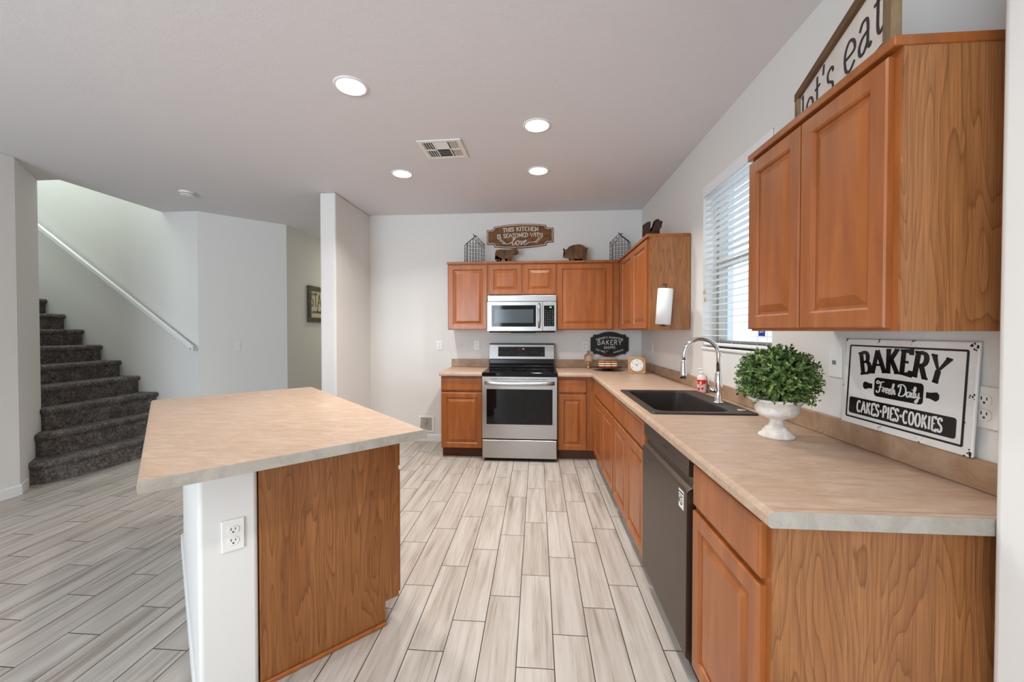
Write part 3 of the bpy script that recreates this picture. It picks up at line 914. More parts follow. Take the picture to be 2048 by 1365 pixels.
for a, b in zip(vs, vs[1:]):
    for k in range(5): bm.faces.new((a[k], a[(k + 1) % 5], b[(k + 1) % 5], b[k]))
bm.faces.new(vs[0]); bm.faces.new(vs[-1])
link('door_handle', bm, M['steel'], od, smooth=True)
bm = BM()
for a, b in ((-.29, -.22), (-.21, -.08), (-.07, .0), (.01, .08), (.09, .21), (.22, .28)): box(bm, a, b, -.0008, .001, .842, .846)
link('vent_slots', bm, M['gap'], od)
bm = BM(); box(bm, -HW - .004, HW + .004, -.004, .585, .872, .912)
link('cooktop', bm, M['blackglass'], rg, bevel=.008, seg=3)
bm = BM()
for bx, by, br in ((-.19, .16, .10), (.19, .16, .115), (-.19, .41, .085), (.19, .41, .08), (0, .30, .05)):
    for rr in (br, br * .65):
        lathe(bm, [(rr, 0), (rr - .0012, 0)], bx, by, .9125, 40, cap=False)
link('burner_rings', bm, M['label'], rg)
bm = BM()
prism(bm, [(.56, .905), (.555, .93), (.585, .96), (.59, 1.005), (.66, 1.005), (.66, .905)], -.372, .372, 'x')
link('rear_ledge', bm, M['black'], rg, bevel=.004)
bm = BM(); prism(bm, [(.565, 1.008), (.598, 1.178), (.66, 1.178), (.66, 1.008)], -.376, .376, 'x')
bg = link('control_panel', bm, M['steel'], rg, bevel=.004)
bm = BM(); prism(bm, [(.597, 1.176), (.600, 1.188), (.66, 1.188), (.66, 1.176)], -.375, .375, 'x'); link('panel_cap', bm, M['black'], bg)
def onpanel(y0z): return .565 + (y0z - 1.008) * .033 / .17
bm = BM(); prism(bm, [(onpanel(1.038) - .0015, 1.038), (onpanel(1.150) - .0015, 1.150), (onpanel(1.150) + .002, 1.150), (onpanel(1.038) + .002, 1.038)], -.272, .268, 'x'); link('display_glass', bm, M['blackglass'], bg)
tilt = math.atan2(.033, .17)
bm = BM(); box(bm, -.055, .045, -.001, 0, 0, .035); link('display_window', bm, M['redwin'], bg, loc=(0, onpanel(1.105) - .0018, 1.105), rot=(-tilt, 0, 0))
bm = BM()
letters(bm, 'HI', .02, .01, .012, 0, .0005, w0=.16, w1=.16); link('display_digits', bm, M['digitw'], bg, loc=(0, onpanel(1.105) - .003, 1.11), rot=(-tilt, 0, 0))
bm = BM()
for (x, z, r) in ((-.235, 1.128, .014), (-.18, 1.128, .012), (-.11, 1.128, .012), (-.235, 1.08, .016), (-.12, 1.08, .018), (-.17, 1.065, .008)):
    p = arc(x, z, r, r, 200, -20, 12)
    ribbon(bm, p, .0018, .0018, lambda q: Vector((q.x, onpanel(q.y) - .0022, q.y)), Vector((0, .0004, 0)))
for i in range(4):
    for j in range(4):
        x = -.03 + i * .026; z = 1.055 + j * .012
        if j < 3: ribbon(bm, [(x, z), (x + .008, z)], .002, .002, lambda q: Vector((q.x, onpanel(q.y) - .0022, q.y)), Vector((0, .0004, 0)))
for x, z in ((.11, 1.09), (.14, 1.09), (.17, 1.09), (.235, 1.128), (.235, 1.075), (.235, 1.06)):
    ribbon(bm, [(x, z), (x + .009, z)], .0045, .0045, lambda q: Vector((q.x, onpanel(q.y) - .0022, q.y)), Vector((0, .0004, 0)))
link('printed_controls', bm, M['label'], bg)
bm = BM(); letters(bm, 'G', .345, 1.045, .012, 0, .0006, w0=.12, w1=.12)
link('maker_mark', bm, M['label'], bg, loc=(0, onpanel(1.05) - .0006, 0))

# ---- microwave
mw = thing('microwave', 'stainless over-the-range microwave with black window', 'microwave', (-.166, 4.352, 1.322))
bm = BM(); box(bm, -.372, .372, .022, .39, 0.012, .40); link('housing', bm, M['steeldark'], mw, bevel=.004)
bm = BM(); box(bm, -.376, .376, 0, .03, .332, .402); link('top_grille', bm, M['steel'], mw, bevel=.006)
bm = BM()
x0, x1 = -.376, .222
a0, a1, b0, b1 = -.330, .155, .058, .292
for (p, q, r_, s_) in ((x0, x1, .012, b0), (x0, x1, b1, .329), (x0, a0, b0, b1), (a1, x1, b0, b1)): box(bm, p, q, 0, .024, r_, s_)
bmesh.ops.remove_doubles(bm, verts=bm.verts[:], dist=1e-5)
md = link('microwave_door', bm, M['steel'], mw)
bm = BM(); box(bm, a0, a1, .002, .022, b0, b1); g = link('door_window', bm, M['blackglass'], md)
bm = BM(); box(bm, a0 + .035, a1 - .028, .0008, .003, b0 + .042, b1 - .045); link('window_mesh', bm, M['greyglass'], g)
bm = BM()
for i in range(13):
    pass
tube(bm, [(.187, .0, .048), (.187, -.028, .06), (.187, -.036, .12), (.187, -.038, .18), (.187, -.036, .24), (.187, -.028, .30), (.187, .0, .312)], [.010, .013, .015, .015, .015, .013, .010], 12)
link('door_handle', bm, M['steel'], md)
bm = BM(); box(bm, .225, .376, 0, .024, .012, .329); cp = link('control_column', bm, M['steel'], mw, bevel=.003)
bm = BM(); box(bm, .240, .352, -.002, .01, .062, .288); kp = link('keypad', bm, M['blackglass'], cp, bevel=.002)
bm = BM(); letters(bm, 'HE', .312, .262, .013, -.0022, .0004, w0=.18, w1=.18); link('clock_digits', bm, M['digit'], kp)
bm = BM()
for i in range(4):
    for j in range(9):
        x = .250 + i * .026; z = .078 + j * .019
        ribbon(bm, [(x, z), (x + (.011 if (i + j) % 3 else .007), z)], .0045, .0045, lambda q: Vector((q.x, -.0026, q.y)), Vector((0, .0004, 0)))
link('printed_keys', bm, M['label'], kp)
bm = BM(); box(bm, -.36, .36, .03, .36, -.006, .012); box(bm, -.12, .15, .02, .3, -.012, .0)
link('underside_vent', bm, M['gap'], mw)

# ---- dishwasher
dw = thing('dishwasher', 'dark stainless dishwasher between the two stretches of base cabinets', 'dishwasher', (.553, 2.133, 0), R)
DWW = .612
bm = BM(); box(bm, .006, DWW - .006, .03, .60, .10, .862); link('tub', bm, M['gap'], dw)
bm = BM()
pf = [(0.012, .105), (0.0, .115), (0, .735), (.004, .742), (.022, .752), (.026, .775), (.024, .792), (.006, .795), (.006, .862), (.03, .862), (.03, .105)]
prism(bm, pf, .0, DWW, 'x')
dd = link('door_panel', bm, M['steeldark'], dw, bevel=.0015)
bm = BM(); box(bm, .02, DWW - .02, .06, .08, 0, .10); link('kick_plate', bm, M['gap'], dw)
bm = BM(); box(bm, .535, .585, -.0008, 0, .655, .725); s1 = link('energy_sticker', bm, M['white'], dd)
bm = BM(); ribbon(bm, arc(.560, .683, .013, .014, 0, 360, 16), .004, .004, lambda q: Vector((q.x, -.0014, q.y)), Vector((0, .0004, 0)))
ribbon(bm, [(.560, .672), (.560, .688)], .003, .003, lambda q: Vector((q.x, -.0014, q.y)), Vector((0, .0004, 0)))
ribbon(bm, [(.540, .672), (.540, .694)], .004, .004, lambda q: Vector((q.x, -.0014, q.y)), Vector((0, .0004, 0)))
ribbon(bm, [(.538, .703), (.582, .703)], .003, .003, lambda q: Vector((q.x, -.0014, q.y)), Vector((0, .0004, 0)))
ribbon(bm, [(.538, .715), (.582, .715)], .006, .006, lambda q: Vector((q.x, -.0014, q.y)), Vector((0, .0004, 0)))
link('sticker_print', bm, M['slot'], s1)
bm = BM()
for x in (.06, .085, .30, .325, .34, .355, .37, .45):
    ribbon(bm, [(x, .83), (x + .008, .83)], .006, .006, lambda q: Vector((q.x, .0052, q.y)), Vector((0, .0004, 0)))
link('printed_controls', bm, M['slot'], dd)

# ---- sink
sk = thing('sink', 'black composite drop-in sink with a wide ledge for the faucet', 'sink', (.865, 2.515, CZ))
RX0, RX1, RY0, RY1 = -.272, .262, -.405, .405
def rrect(x0, x1, y0, y1, r, n=5):
    out = []
    for cx, cy, a in ((x1 - r, y1 - r, 0), (x0 + r, y1 - r, 90), (x0 + r, y0 + r, 180), (x1 - r, y0 + r, 270)):
        for i in range(n + 1):
            t = math.radians(a + 90 * i / n); out.append((cx + r * math.cos(t), cy + r * math.sin(t)))
    return out
bm = BM()
outer = rrect(RX0, RX1, RY0, RY1, .02)
# bowl outline: wide far part, narrower ledge near the tap
def ring(pts, z): return [bm.verts.new((x, y, z)) for x, y in pts]
def bridge(a, b):
    n = len(a)
    for i in range(n):
        f = bm.faces.new((a[i], a[(i + 1) % n], b[(i + 1) % n], b[i])); f.smooth = False
inner = rrect(RX0 + .04, RX1 - .115, RY0 + .05, RY1 - .035, .06)
floor_ = rrect(RX0 + .055, RX1 - .13, RY0 + .07, RY1 - .05, .06)
r0 = ring(outer, .0); r1 = ring(outer, .006); r2 = ring([(x * .99, y * .993) for x, y in outer], .009)
r3 = ring(inner, .008); r4 = ring([(x * .985, y * .99) for x, y in inner], -.002); r5 = ring(floor_, -.20)
bridge(r0, r1); bridge(r1, r2); bridge(r2, r3); bridge(r3, r4); bridge(r4, r5); bm.faces.new(r5)
link('sink_basin', bm, M['composite'], sk)
bm = BM()
prism(bm, [(-.218, -.345), (.13, -.345), (.13, -.21), (.075, -.15), (-.218, -.15)], -.06, -.045)
link('basin_ledge', bm, M['sinkrim'], sk, bevel=.006)
bm = BM(); lathe(bm, [(.038, 0), (.038, .002), (.03, .004), (.012, .001), (.0, .001)], -.04, .05, -.199, 24); link('drain', bm, M['steelc'], sk)
bm = BM(); lathe(bm, [(.024, 0), (.024, .004), (.018, .006), (0, .006)], .215, -.315, .0085, 24); link('hole_cap', bm, M['steelc'], sk)

# ---- faucet
fc = thing('faucet', 'tall chrome gooseneck pull-down faucet behind the sink', 'faucet', (1.062, 2.43, CZ + .009))
bm = BM(); lathe(bm, [(.030, 0), (.030, .004), (.024, .008), (.0195, .012), (.0195, .07), (.021, .10), (.021, .145), (.016, .175), (.0125, .18)], seg=28); link('faucet_body', bm, M['chrome'], fc)
bm = BM()
pts = [(0, 0, .16), (0, 0, .275)]
rr = .095
for i in range(1, 17):
    a = PI * i / 16
    pts.append((-rr + rr * math.cos(a), .0 + .018 * (1 - math.cos(a)) * .5, .275 + rr * math.sin(a) * 1.05))
pts.append((-2 * rr - .003, .018, .245))
tube(bm, pts, .0125, 16); link('gooseneck', bm, M['chrome'], fc)
bm = BM(); lathe(bm, [(.0125, .0), (.0145, -.003), (.016, -.03), (.0185, -.085), (.0185, -.108), (.012, -.11)], -2 * rr - .003, .018, .247, 20); sp = link('spray_head', bm, M['chrome'], fc)
bm = BM(); tube(bm, [(-.01, 0, .072), (-.028, .006, .072), (-.048, .012, .075)], [.016, .016, .012], 14)
lv = link('lever_hub', bm, M['chrome'], fc)
bm = BM(); tube(bm, [(-.045, .012, .078), (-.052, .014, .11), (-.062, .016, .155), (-.066, .017, .165)], [.006, .004, .004, .005], 10); link('lever', bm, M['chrome'], lv)

# ---- soap bottle
sb = thing('soap_bottle', 'clear soap bottle printed with red strawberries, behind the sink', 'bottle', (1.148, 2.885, CZ + .0005))
bm = BM(); lathe(bm, [(.027, 0), (.030, .004), (.030, .098), (.026, .112), (.016, .124), (.014, .13)], seg=24); link('bottle', bm, M['plasticclear'], sb)
bm = BM(); lathe(bm, [(.0, .002), (.027, .003), (.028, .05), (.028, .06), (0, .06)], seg=20); link('liquid', bm, M['pinksoap'], sb)
bm = BM()
lathe(bm, [(.0306, .078), (.0306, .09)], seg=24, cap=False)
for (a, z, r) in ((200, .07, .012), (245, .072, .016), (285, .072, .010), (205, .028, .012), (255, .032, .009), (225, .05, .004)):
    ring_ = []
    for i in range(14):
        t = 2 * PI * i / 14
        dz = r * math.sin(t) * (1.15 if math.sin(t) < 0 else .8); da = r * math.cos(t) / .0306
        A = math.radians(a) + da
        ring_.append(bm.verts.new((.0307 * math.cos(A), .0307 * math.sin(A), z + dz)))
    bm.faces.new(ring_)
link('red_print', bm, M['red'], sb)
bm = BM(); lathe(bm, [(.016, .128), (.016, .145), (.006, .147), (.005, .160), (.013, .162), (.013, .168), (.0, .169)], seg=16); tube(bm, [(0, 0, .165), (-.03, 0, .163)], .004, 8)
link('pump', bm, M['white'], sb)

# ================================================================== CEILING FIXTURES
def can(x, y, label, group='recessed ceiling lights'):
    t = thing('ceiling_light', label, 'light', (x, y, ZC), 0, group)
    bm = BM(); lathe(bm, [(.096, 0), (.094, -.006), (.082, -.008), (.076, -.003), (.076, 0)], seg=40, cap=False); link('trim_ring', bm, M['trimw'], t)
    bm = BM(); lathe(bm, [(.075, -.003), (.04, -.0035), (.0, -.0036)], seg=36, cap=False); link('lamp_disc', bm, M['bulb'], t)
    a = area('can_or_fill_lamp', (x, y, ZC - .012), (0, 0, 0), .14, CAN_W, WARM, spread=130)
    return t
can(-1.062, 2.232, 'nearest of the lit round ceiling lights, above the island', 'visible ceiling lights')
can(-.002, 2.75, 'lit round ceiling light before the rightmost pair, nearer of the two', 'visible ceiling lights')
can(-1.198, 3.50, 'lit round ceiling light at far left, beyond the air vent', 'visible ceiling lights')
can(.010, 3.525, 'farthest lit round ceiling light on the right, toward the oven', 'visible ceiling lights')
# extra overhead fill lamps added out of view, without fittings
for (x, y, k) in ((-1.2, -1.5, 1.0), (.0, -1.5, 1.0), (-.05, .5, .92)):
    area('can_or_fill_lamp', (x, y, ZC - .012), (0, 0, 0), .14, CAN_W * k, WARM, spread=130)

vt = thing('ceiling_vent', 'white louvred air vent in the ceiling', 'vent', (-.716, 3.045, ZC), math.radians(-2))
bm = BM()
for a, b, c, d in ((-.165, .165, .125, .155), (-.165, .165, -.155, -.125), (-.165, -.135, -.125, .125), (.135, .165, -.125, .125), (-.058, -.048, -.125, .125), (.048, .058, -.125, .125), (-.135, -.058, -.005, .005), (.058, .135, -.005, .005)):
    box(bm, a, b, c, d, -.012, -.002)
link('vent_frame', bm, M['white'], vt, bevel=.002)
bm = BM(); box(bm, -.14, .14, -.13, .13, -.0025, -.0005); link('duct_opening', bm, M['slot'], vt)
bm = BM()
for i in range(12):
    y = -.115 + i * .0205
    prism(bm, [(y, -.011), (y + (.012 if i >= 6 else -.012), -.003), (y + (.0135 if i >= 6 else -.0105), -.003), (y + .0015, -.011)], -.048, .048, 'x')
for sgn in (-1, 1):
    for i in range(4):
        x = sgn * (.068 + i * .018)
        for yy in (-.062, .062):
            prism(bm, [(x, -.011), (x + sgn * .010, -.003), (x + sgn * .012, -.003), (x + .002, -.011)], yy - .056, yy + .056, 'y')
link('louvres', bm, M['white'], vt)
sm = thing('smoke_detector', 'small round white smoke detector on the ceiling', 'smoke detector', (-3.515, 3.79, ZC))
bm = BM(); lathe(bm, [(.068, 0), (.068, -.012), (.060, -.030), (.035, -.036), (0, -.036)], seg=32); link('housing', bm, M['white'], sm)
bm = BM(); lathe(bm, [(.0635, -.020), (.0655, -.022), (.062, -.026)], seg=32, cap=False); link('sensor_slots', bm, M['label'], sm)

# ================================================================== OUTLETS, SWITCHES
def outlet_mesh(parent, two=True):
    bm = BM(); box(bm, -.035, .035, -.006, 0, -.057, .057); pl = link('cover_plate', bm, M['white'], parent, bevel=.003)
    for z in (-.02, .02):
        bm = BM(); prism(bm, [(x, z + q) for x, q in rrect(-.017, .017, -.0145, .0145, .012, 4)], -.0085, -.005, 'y')
        s = link('socket', bm, M['white'], parent)
        bm = BM(); box(bm, -.0078, -.0054, -.0092, -.0084, z + .0, z + .009); box(bm, .0054, .0078, -.0092, -.0084, z + .0, z + .008)
        lathe_pts = arc(0, z - .007, .003, .003, 0, 360, 10)[:-1]
        prism(bm, lathe_pts, -.009, -.0084, 'y')
        link('slots', bm, M['slot'], s)
o1 = thing('wall_outlet', 'white wall outlet alone on the wall left of the wall cabinets', 'outlet', (-1.172, YB, 1.163))
outlet_mesh(o1)
dup(o1, (-.716, YB, 1.163), 0, 'white wall outlet just left of the oven panel')
dup(o1, (.562, YB, 1.155), 0, 'white wall outlet beside the black bakery shoppe sign')
dup(o1, (*uv(.184, VP - .0005), .600), math.radians(45), 'white outlet on the end of the island half wall')
dup(o1, (XW, 1.165, 1.13), R, 'white outlet at far right, beside the big bakery sign')
dup(o1, (XW, 4.30, 1.16), R, 'white outlet on the right wall, above the wooden clock')
pp = thing('phone_jack', 'white wall plate with a jack, half behind the big bakery sign', 'wall plate', (XW, 1.712, 1.208), R)
bm = BM(); box(bm, -.036, .036, -.006, 0, -.06, .06); pl = link('cover_plate', bm, M['white'], pp, bevel=.003)
bm = BM(); box(bm, -.008, .008, -.009, -.005, -.008, .008); link('jack', bm, M['label'], pl)
ls = thing('light_switch', 'white rocker light switch on the angled wall', 'switch', (-3.695, 4.68, 1.144), math.radians(45))
bm = BM(); box(bm, -.035, .035, -.006, 0, -.057, .057); pl = link('cover_plate', bm, M['white'], ls, bevel=.003)
bm = BM(); box(bm, -.016, .016, -.010, -.005, -.033, .033); link('rocker', bm, M['white'], pl, bevel=.002)
wbx = thing('valve_box', 'white recessed water valve box low on the back wall', 'valve box', (-1.335, YB, .205))
bm = BM()
for a, b, c, d in ((-.098, .098, .078, .10), (-.098, .098, -.10, -.078), (-.098, -.07, -.078, .078), (.07, .098, -.078, .078)): box(bm, a, b, -.008, 0, c, d)
fr_ = link('box_frame', bm, M['white'], wbx, bevel=.002)
bm = BM(); box(bm, -.07, .07, -.003, -.001, -.078, .078); link('box_recess', bm, M['sensor2'], fr_)
bm = BM(); tube(bm, [(0, -.004, .045), (0, -.03, .045), (0, -.03, .02)], .009, 10); tube(bm, [(-.02, -.03, .047), (.02, -.03, .047)], .006, 8); link('valve', bm, M['steelc'], wbx)

# ================================================================== DECOR
# ---- wooden sign 'this kitchen is seasoned with love'
ks = thing('wooden_sign', 'brown wooden sign about a kitchen seasoned with love, on the back wall', 'sign', (-.203, YB - .002, 2.452), 0)
ks.rotation_euler = (0, math.radians(-1.2), 0)
def plaque_outline(hw, hh, notch_x, notch_z, bulge):
    right = []
    q = []
    # quarter: from top centre clockwise
    top = [(x, hh - bulge * (x / (hw - notch_x)) ** 2) for x in [i * (hw - notch_x) / 8 for i in range(9)]]
    xe, ze = top[-1]
    q = top + [(xe, ze - .012)] + arc(xe + notch_x * .45, ze - .012, notch_x * .45, (ze - notch_z) - .012, 180, 270, 5)[1:] + [(hw, notch_z)]
    tr = q; br = [(x, -z) for x, z in reversed(q)]
    full = tr + br
    return full + [(-x, z) for x, z in reversed(full)][1:-1]
def dedupe(p):
    o = []
    for a in p:
        if not o or (abs(a[0] - o[-1][0]) + abs(a[1] - o[-1][1])) > 1e-6: o.append(a)
    if abs(o[0][0] - o[-1][0]) + abs(o[0][1] - o[-1][1]) < 1e-6: o.pop()
    return o
ol = dedupe(plaque_outline(.392, .142, .085, .085, .022))
bm = BM(); prism(bm, ol, -.016, 0, 'y'); link('sign_board', bm, M['signwood'], ks, bevel=.002)
il = dedupe(plaque_outline(.380, .130, .085, .073, .020))
bm = BM(); ribbon(bm, il + [il[0]], .0055, .0055, lambda q: Vector((q.x, -.0185, q.y)), Vector((0, .003, 0))); link('border_line', bm, M['cream'], ks)
bm = BM()
letters(bm, 'THIS KITCHEN', .01, .060, .046, -.0165, .002, sx=1.12, w0=.10, w1=.17, serif=.13, curve=lambda x: -.25 * x * x, gap=.006)
letters(bm, 'IS SEASONED WITH', .0, -.010, .044, -.0165, .002, sx=1.09, w0=.10, w1=.17, serif=.13, curve=lambda x: -.12 * x * x, gap=.006)
LOVE = [[(-.9, .28), (-.6, .18), (-.3, .22), (.05, .42), (.30, .85), (.30, 1.02), (.2, .98), (.08, .6), (.04, .2), (.14, .04), (.3, .16), (.42, .4)],
        arc(.58, .26, .16, .24, 100, 460, 10), [(.66, .46), (.85, .40), (.95, .42), (.98, .05), (1.14, .34), (1.16, .46), (1.3, .36)],
        [(1.3, .26), (1.48, .40), (1.42, .52), (1.30, .40), (1.28, .12), (1.42, .03), (1.62, .18), (1.85, .30), (2.2, .27), (2.5, .36)]]
script(bm, LOVE, -.098, -.108, .112, -.0165, .002, .005, .009, shear=.15)
for sgn, bx in ((-1, -.222), (1, .222)):
    for i in range(5):
        t = i / 4
        cx = bx + sgn * (-.035 + .06 * t) * 1.0; cz = -.082 + .060 * t
        for s2 in (-1, 1):
            a = math.radians(50 * sgn + (90 if sgn < 0 else 0) * 0)
            lx, lz = cx + s2 * .008, cz + (.008 if s2 * sgn < 0 else 0)
            pts_ = [(lx + .009 * math.cos(th) * .6 , lz + .009 * math.sin(th)) for th in [2 * PI * k / 8 for k in range(8)]]
            prism(bm, pts_, -.0185, -.0165, 'y')
link('white_lettering', bm, M['cream'], ks)

# ---- silhouettes
def silhouette(name, label, cat, pts, s, loc, rotz=0, mat='rustic', th=.018, rx=0, sz=None):
    sz = sz or s
    bm = BM()
    prism(bm, [(x * s, z * sz) for x, z in pts], -th / 2, th / 2, 'y')
    bmesh.ops.triangulate(bm, faces=bm.faces[:], quad_method='BEAUTY', ngon_method='EAR_CLIP')
    o = link(name, bm, M[mat], loc=loc, rot=(rx, 0, rotz))
    return tag(o, label, cat)
UT = UZ1 + .0245  # top of the carcass boxes
COW = [(.02, .26), (.03, .48), (.05, .60), (.09, .68), (.2, .70), (.4, .70), (.6, .69), (.72, .72), (.78, .74), (.80, .83), (.82, .76), (.86, .75), (.92, .83), (.92, .73), (.96, .68), (1.0, .56), (1.01, .50), (.95, .47), (.86, .48), (.80, .42), (.76, .33), (.72, .24), (.70, .14), (.70, 0), (.65, 0), (.64, .10), (.62, .20), (.60, .20), (.57, .12), (.58, 0), (.53, 0), (.52, .14), (.53, .26), (.42, .22), (.32, .24), (.24, .30), (.23, .18), (.26, .08), (.28, 0), (.22, 0), (.19, .10), (.17, .22), (.15, .26), (.13, .18), (.12, .08), (.12, 0), (.06, 0), (.07, .12), (.08, .26), (.07, .40), (.05, .40), (.04, .22), (.02, .20)]
silhouette('cow_cutout', 'brown wooden cow cutout standing under the kitchen sign', 'figurine', COW, .280, (-.487, 4.56, UT), sz=.228)
PIG = [(.04, .60), (0, .70), (.06, .75), (.10, .66), (.14, .68), (.26, .84), (.42, .92), (.62, .95), (.78, .90), (.90, .78), (.97, .74), (1.0, .80), (.99, .70), (.95, .66), (.95, .5), (.93, .30), (.94, 0), (.85, 0), (.84, .20), (.83, 0), (.76, 0), (.77, .20), (.60, .16), (.45, .20), (.44, 0), (.29, 0), (.30, .20), (.24, .22), (.12, .24), (.02, .26), (.01, .34), (.06, .40), (.08, .50), (.07, .56)]
silhouette('pig_cutout', 'brown wooden pig cutout on top of the wall cabinets', 'figurine', PIG, .283, (.287, 4.54, UT), sz=.212)
SQ = [(.10, 0), (.0, .25), (.02, .60), (.05, .78), (.02, .84), (.16, .95), (.30, 1.02), (.40, 1.01), (.36, .88), (.35, .62), (.38, .5), (.44, .46), (.50, .62), (.50, .86), (.56, 1.04), (.68, 1.14), (.80, 1.14), (.88, 1.06), (.96, 1.04), (1.0, .98), (.98, .92), (.90, .94), (.96, .80), (.93, .66), (.84, .62), (.86, .54), (.85, .46), (.78, .40), (.80, .20), (.86, .05), (.84, 0)]
silhouette('squirrel_cutout', 'dark wooden squirrel cutout at the cabinet corner above the paper towels', 'figurine', SQ, .165, (.895, 3.50, UT), mat='darkwood', sz=.158)

# ---- wire houses
def wire_house(label, loc, rotz, group):
    t = thing('wire_house', label, 'decoration', loc, rotz, group)
    w, d, h, pk = .100, .065, .215, .302
    r1_, r2_ = .0034, .0019
    bm = BM()
    for y in (-d, d):
        tube(bm, [(-w, y, 0), (-w, y, h), (0, y, pk), (w, y, h), (w, y, 0), (-w, y, 0)], r1_, 6)
    for x, z in ((-w, h), (w, h), (0, pk), (-w, .0025), (w, .0025)): tube(bm, [(x, -d, z), (x, d, z)], r1_, 6)
    link('wire_frame', bm, M['wire'], t)
    bm = BM()
    for y in (-d, d):
        for k in range(1, 6):
            x = -w + 2 * w * k / 6; zt = h + (pk - h) * (1 - abs(x) / w)
            tube(bm, [(x, y, 0), (x, y, zt)], r2_, 5)
        for k in range(1, 6):
            z = h * k / 5; tube(bm, [(-w, y, z), (w, y, z)], r2_, 5)
    for x in (-w, w):
        for k in range(1, 5):
            z = h * k / 5; tube(bm, [(x, -d, z), (x, d, z)], r2_, 5)
        tube(bm, [(x, 0, 0), (x, 0, h)], r2_, 5)
    for s in (-1, 1):
        for k in (1, 2):
            f = k / 3; tube(bm, [(s * w * f, -d, pk - (pk - h) * f), (s * w * f, d, pk - (pk - h) * f)], r2_, 5)
        tube(bm, [(0, 0, pk), (s * w, 0, h)], r2_, 5)
    link('wire_mesh', bm, M['wire'], t)
    bm = BM()
    prism(bm, [(-.022, .028), (-.012, .024), (-.004, .010), (.006, .006), (.028, .012), (.026, .006), (.010, -.004), (.002, -.006), (-.008, .0), (-.014, .012)], -.004, .004, 'y')
    link('bird', bm, M['wire'], t, loc=(0, -d * .2, pk + .004))
    for s in (-1, 1):
        bm = BM(); tube(bm, [(s * w, -d - .002, h - .01), (s * (w - .012), -d - .004, h - .01), (s * (w - .012), -d - .004, h - .035), (s * w, -d - .002, h - .035)], .002, 5); link('hinge_loop', bm, M['wire'], t)
wire_house('black wire house ornament with a bird on its roof, left of the kitchen sign', (-.712, 4.535, UT), math.radians(22), 'black wire house ornaments')
wire_house('black wire house ornament with a bird on its roof, right of the pig', (.925, 4.56, UT), math.radians(-22), 'black wire house ornaments')

# ---- let's eat sign
N0 = Vector((.876, 1.066)); dirn = Vector((.165, .625)).normalized()
le = thing('wooden_sign', 'white framed sign reading let\'s eat, on the near wall cabinet', 'sign', (N0.x, N0.y, 2.0545), math.atan2(dirn.y, dirn.x) + PI)
# local: +x from far end... local x axis points back towards the near end; far end at x=-L
LL, LHH = .68, .228
bm = BM(); box(bm, -LL + .01, -.01, .006, .014, .01, LHH - .01); link('sign_board', bm, M['board'], le)
bm = BM(); box(bm, -.040, 0, -.006, .016, 0, LHH + .10); 
link('frame_post', bm, M['frameold'], le, bevel=.002)
bm = BM(); box(bm, -LL, -LL + .03, -.006, .016, 0, LHH)
link('frame_post', bm, M['frameold'], le, bevel=.002)
bm = BM(); box(bm, -LL, -.040, -.008, .017, LHH - .018, LHH + .012); box(bm, -LL + .03, -.04, -.006, .016, 0, .02)
link('frame_rail', bm, M['frameold2'], le, bevel=.002)
LC = {
 'l': (.30, [[(0, 1.45), (.13, 1.45), (.13, .1), (.13, .0)], [(0, 0), (.26, 0)]]),
 'e': (.72, [smooth([(.06, .52), (.62, .52), (.60, .82), (.34, 1.0), (.10, .82), (.04, .48), (.14, .12), (.38, 0), (.64, .16)], 4)]),
 't': (.48, [smooth([(.18, 1.4), (.18, .8), (.18, .22), (.28, .0), (.46, .08)], 4), [(.0, .98), (.42, .98)]]),
 "'": (.22, [[(.12, 1.5), (.07, 1.15)]]),
 's': (.56, [smooth([(.48, .8), (.42, .96), (.26, 1), (.08, .88), (.12, .62), (.30, .5), (.46, .36), (.46, .12), (.28, 0), (.10, .05), (.04, .2)], 3)]),
 'a': (.70, [smooth([(.08, .8), (.22, .98), (.44, .96), (.52, .75), (.52, .2), (.60, .0), (.70, .08)], 4), smooth([(.52, .55), (.22, .50), (.05, .30), (.12, .04), (.32, .02), (.52, .24)], 4)]),
 ' ': (.42, []),
}
bm = BM()
x = -LL + .045; h = .090
txt = "let's eat"
tot = sum(LC[c][0] for c in txt) * h + .012 * (len(txt) - 1)
kx = (LL - .1) / tot
for ch in txt:
    gw, sts = LC[ch]
    for s_ in sts:
        ribbon(bm, [(a * h * kx, b * h) for a, b in s_], .0065, .0100, lambda q, x=x: Vector((x + q.x, .0035, .068 + q.y)), Vector((0, .003, 0)))
    x += (gw * h + .012) * kx
link('painted_letters', bm, M['letter'], le)

# ---- big enamel bakery sign on the splash: local x to the viewer's right (towards -Y)
SW, SH = .468, .318
bs = thing('enamel_sign', 'large white enamel bakery sign with cakes, pies and cookies banner', 'sign', (1.186, 1.408, CZ + .0835), R)
bs.rotation_euler = (math.radians(-3), 0, R)
bm = BM(); box(bm, -SW / 2, SW / 2, -.010, 0, 0, SH); link('sign_plate', bm, M['enamel'], bs, bevel=.004)
bm = BM(); m_ = .026
for ins, th in ((m_, .006),):
    P_ = [(-SW / 2 + ins, ins), (SW / 2 - ins, ins), (SW / 2 - ins, SH - ins), (-SW / 2 + ins, SH - ins), (-SW / 2 + ins, ins)]
    for a, b in zip(P_, P_[1:]):
        ribbon(bm, [a, b], th, th, lambda q: Vector((q.x, -.0112, q.y)), Vector((0, .0012, 0)))
link('black_border', bm, M['enamelink'], bs)
bm = BM()
letters(bm, 'BAKERY', -.002, .207, .076, -.0102, .0012, sx=.82, gap=.0085, w0=.10, w1=.27, serif=.12, arcR=.62)
link('arched_lettering', bm, M['enamelink'], bs)
bm = BM(); prism(bm, [(x, z) for x, z in rrect(-.090, .088, .118, .184, .012)], -.0114, -.0100, 'y')
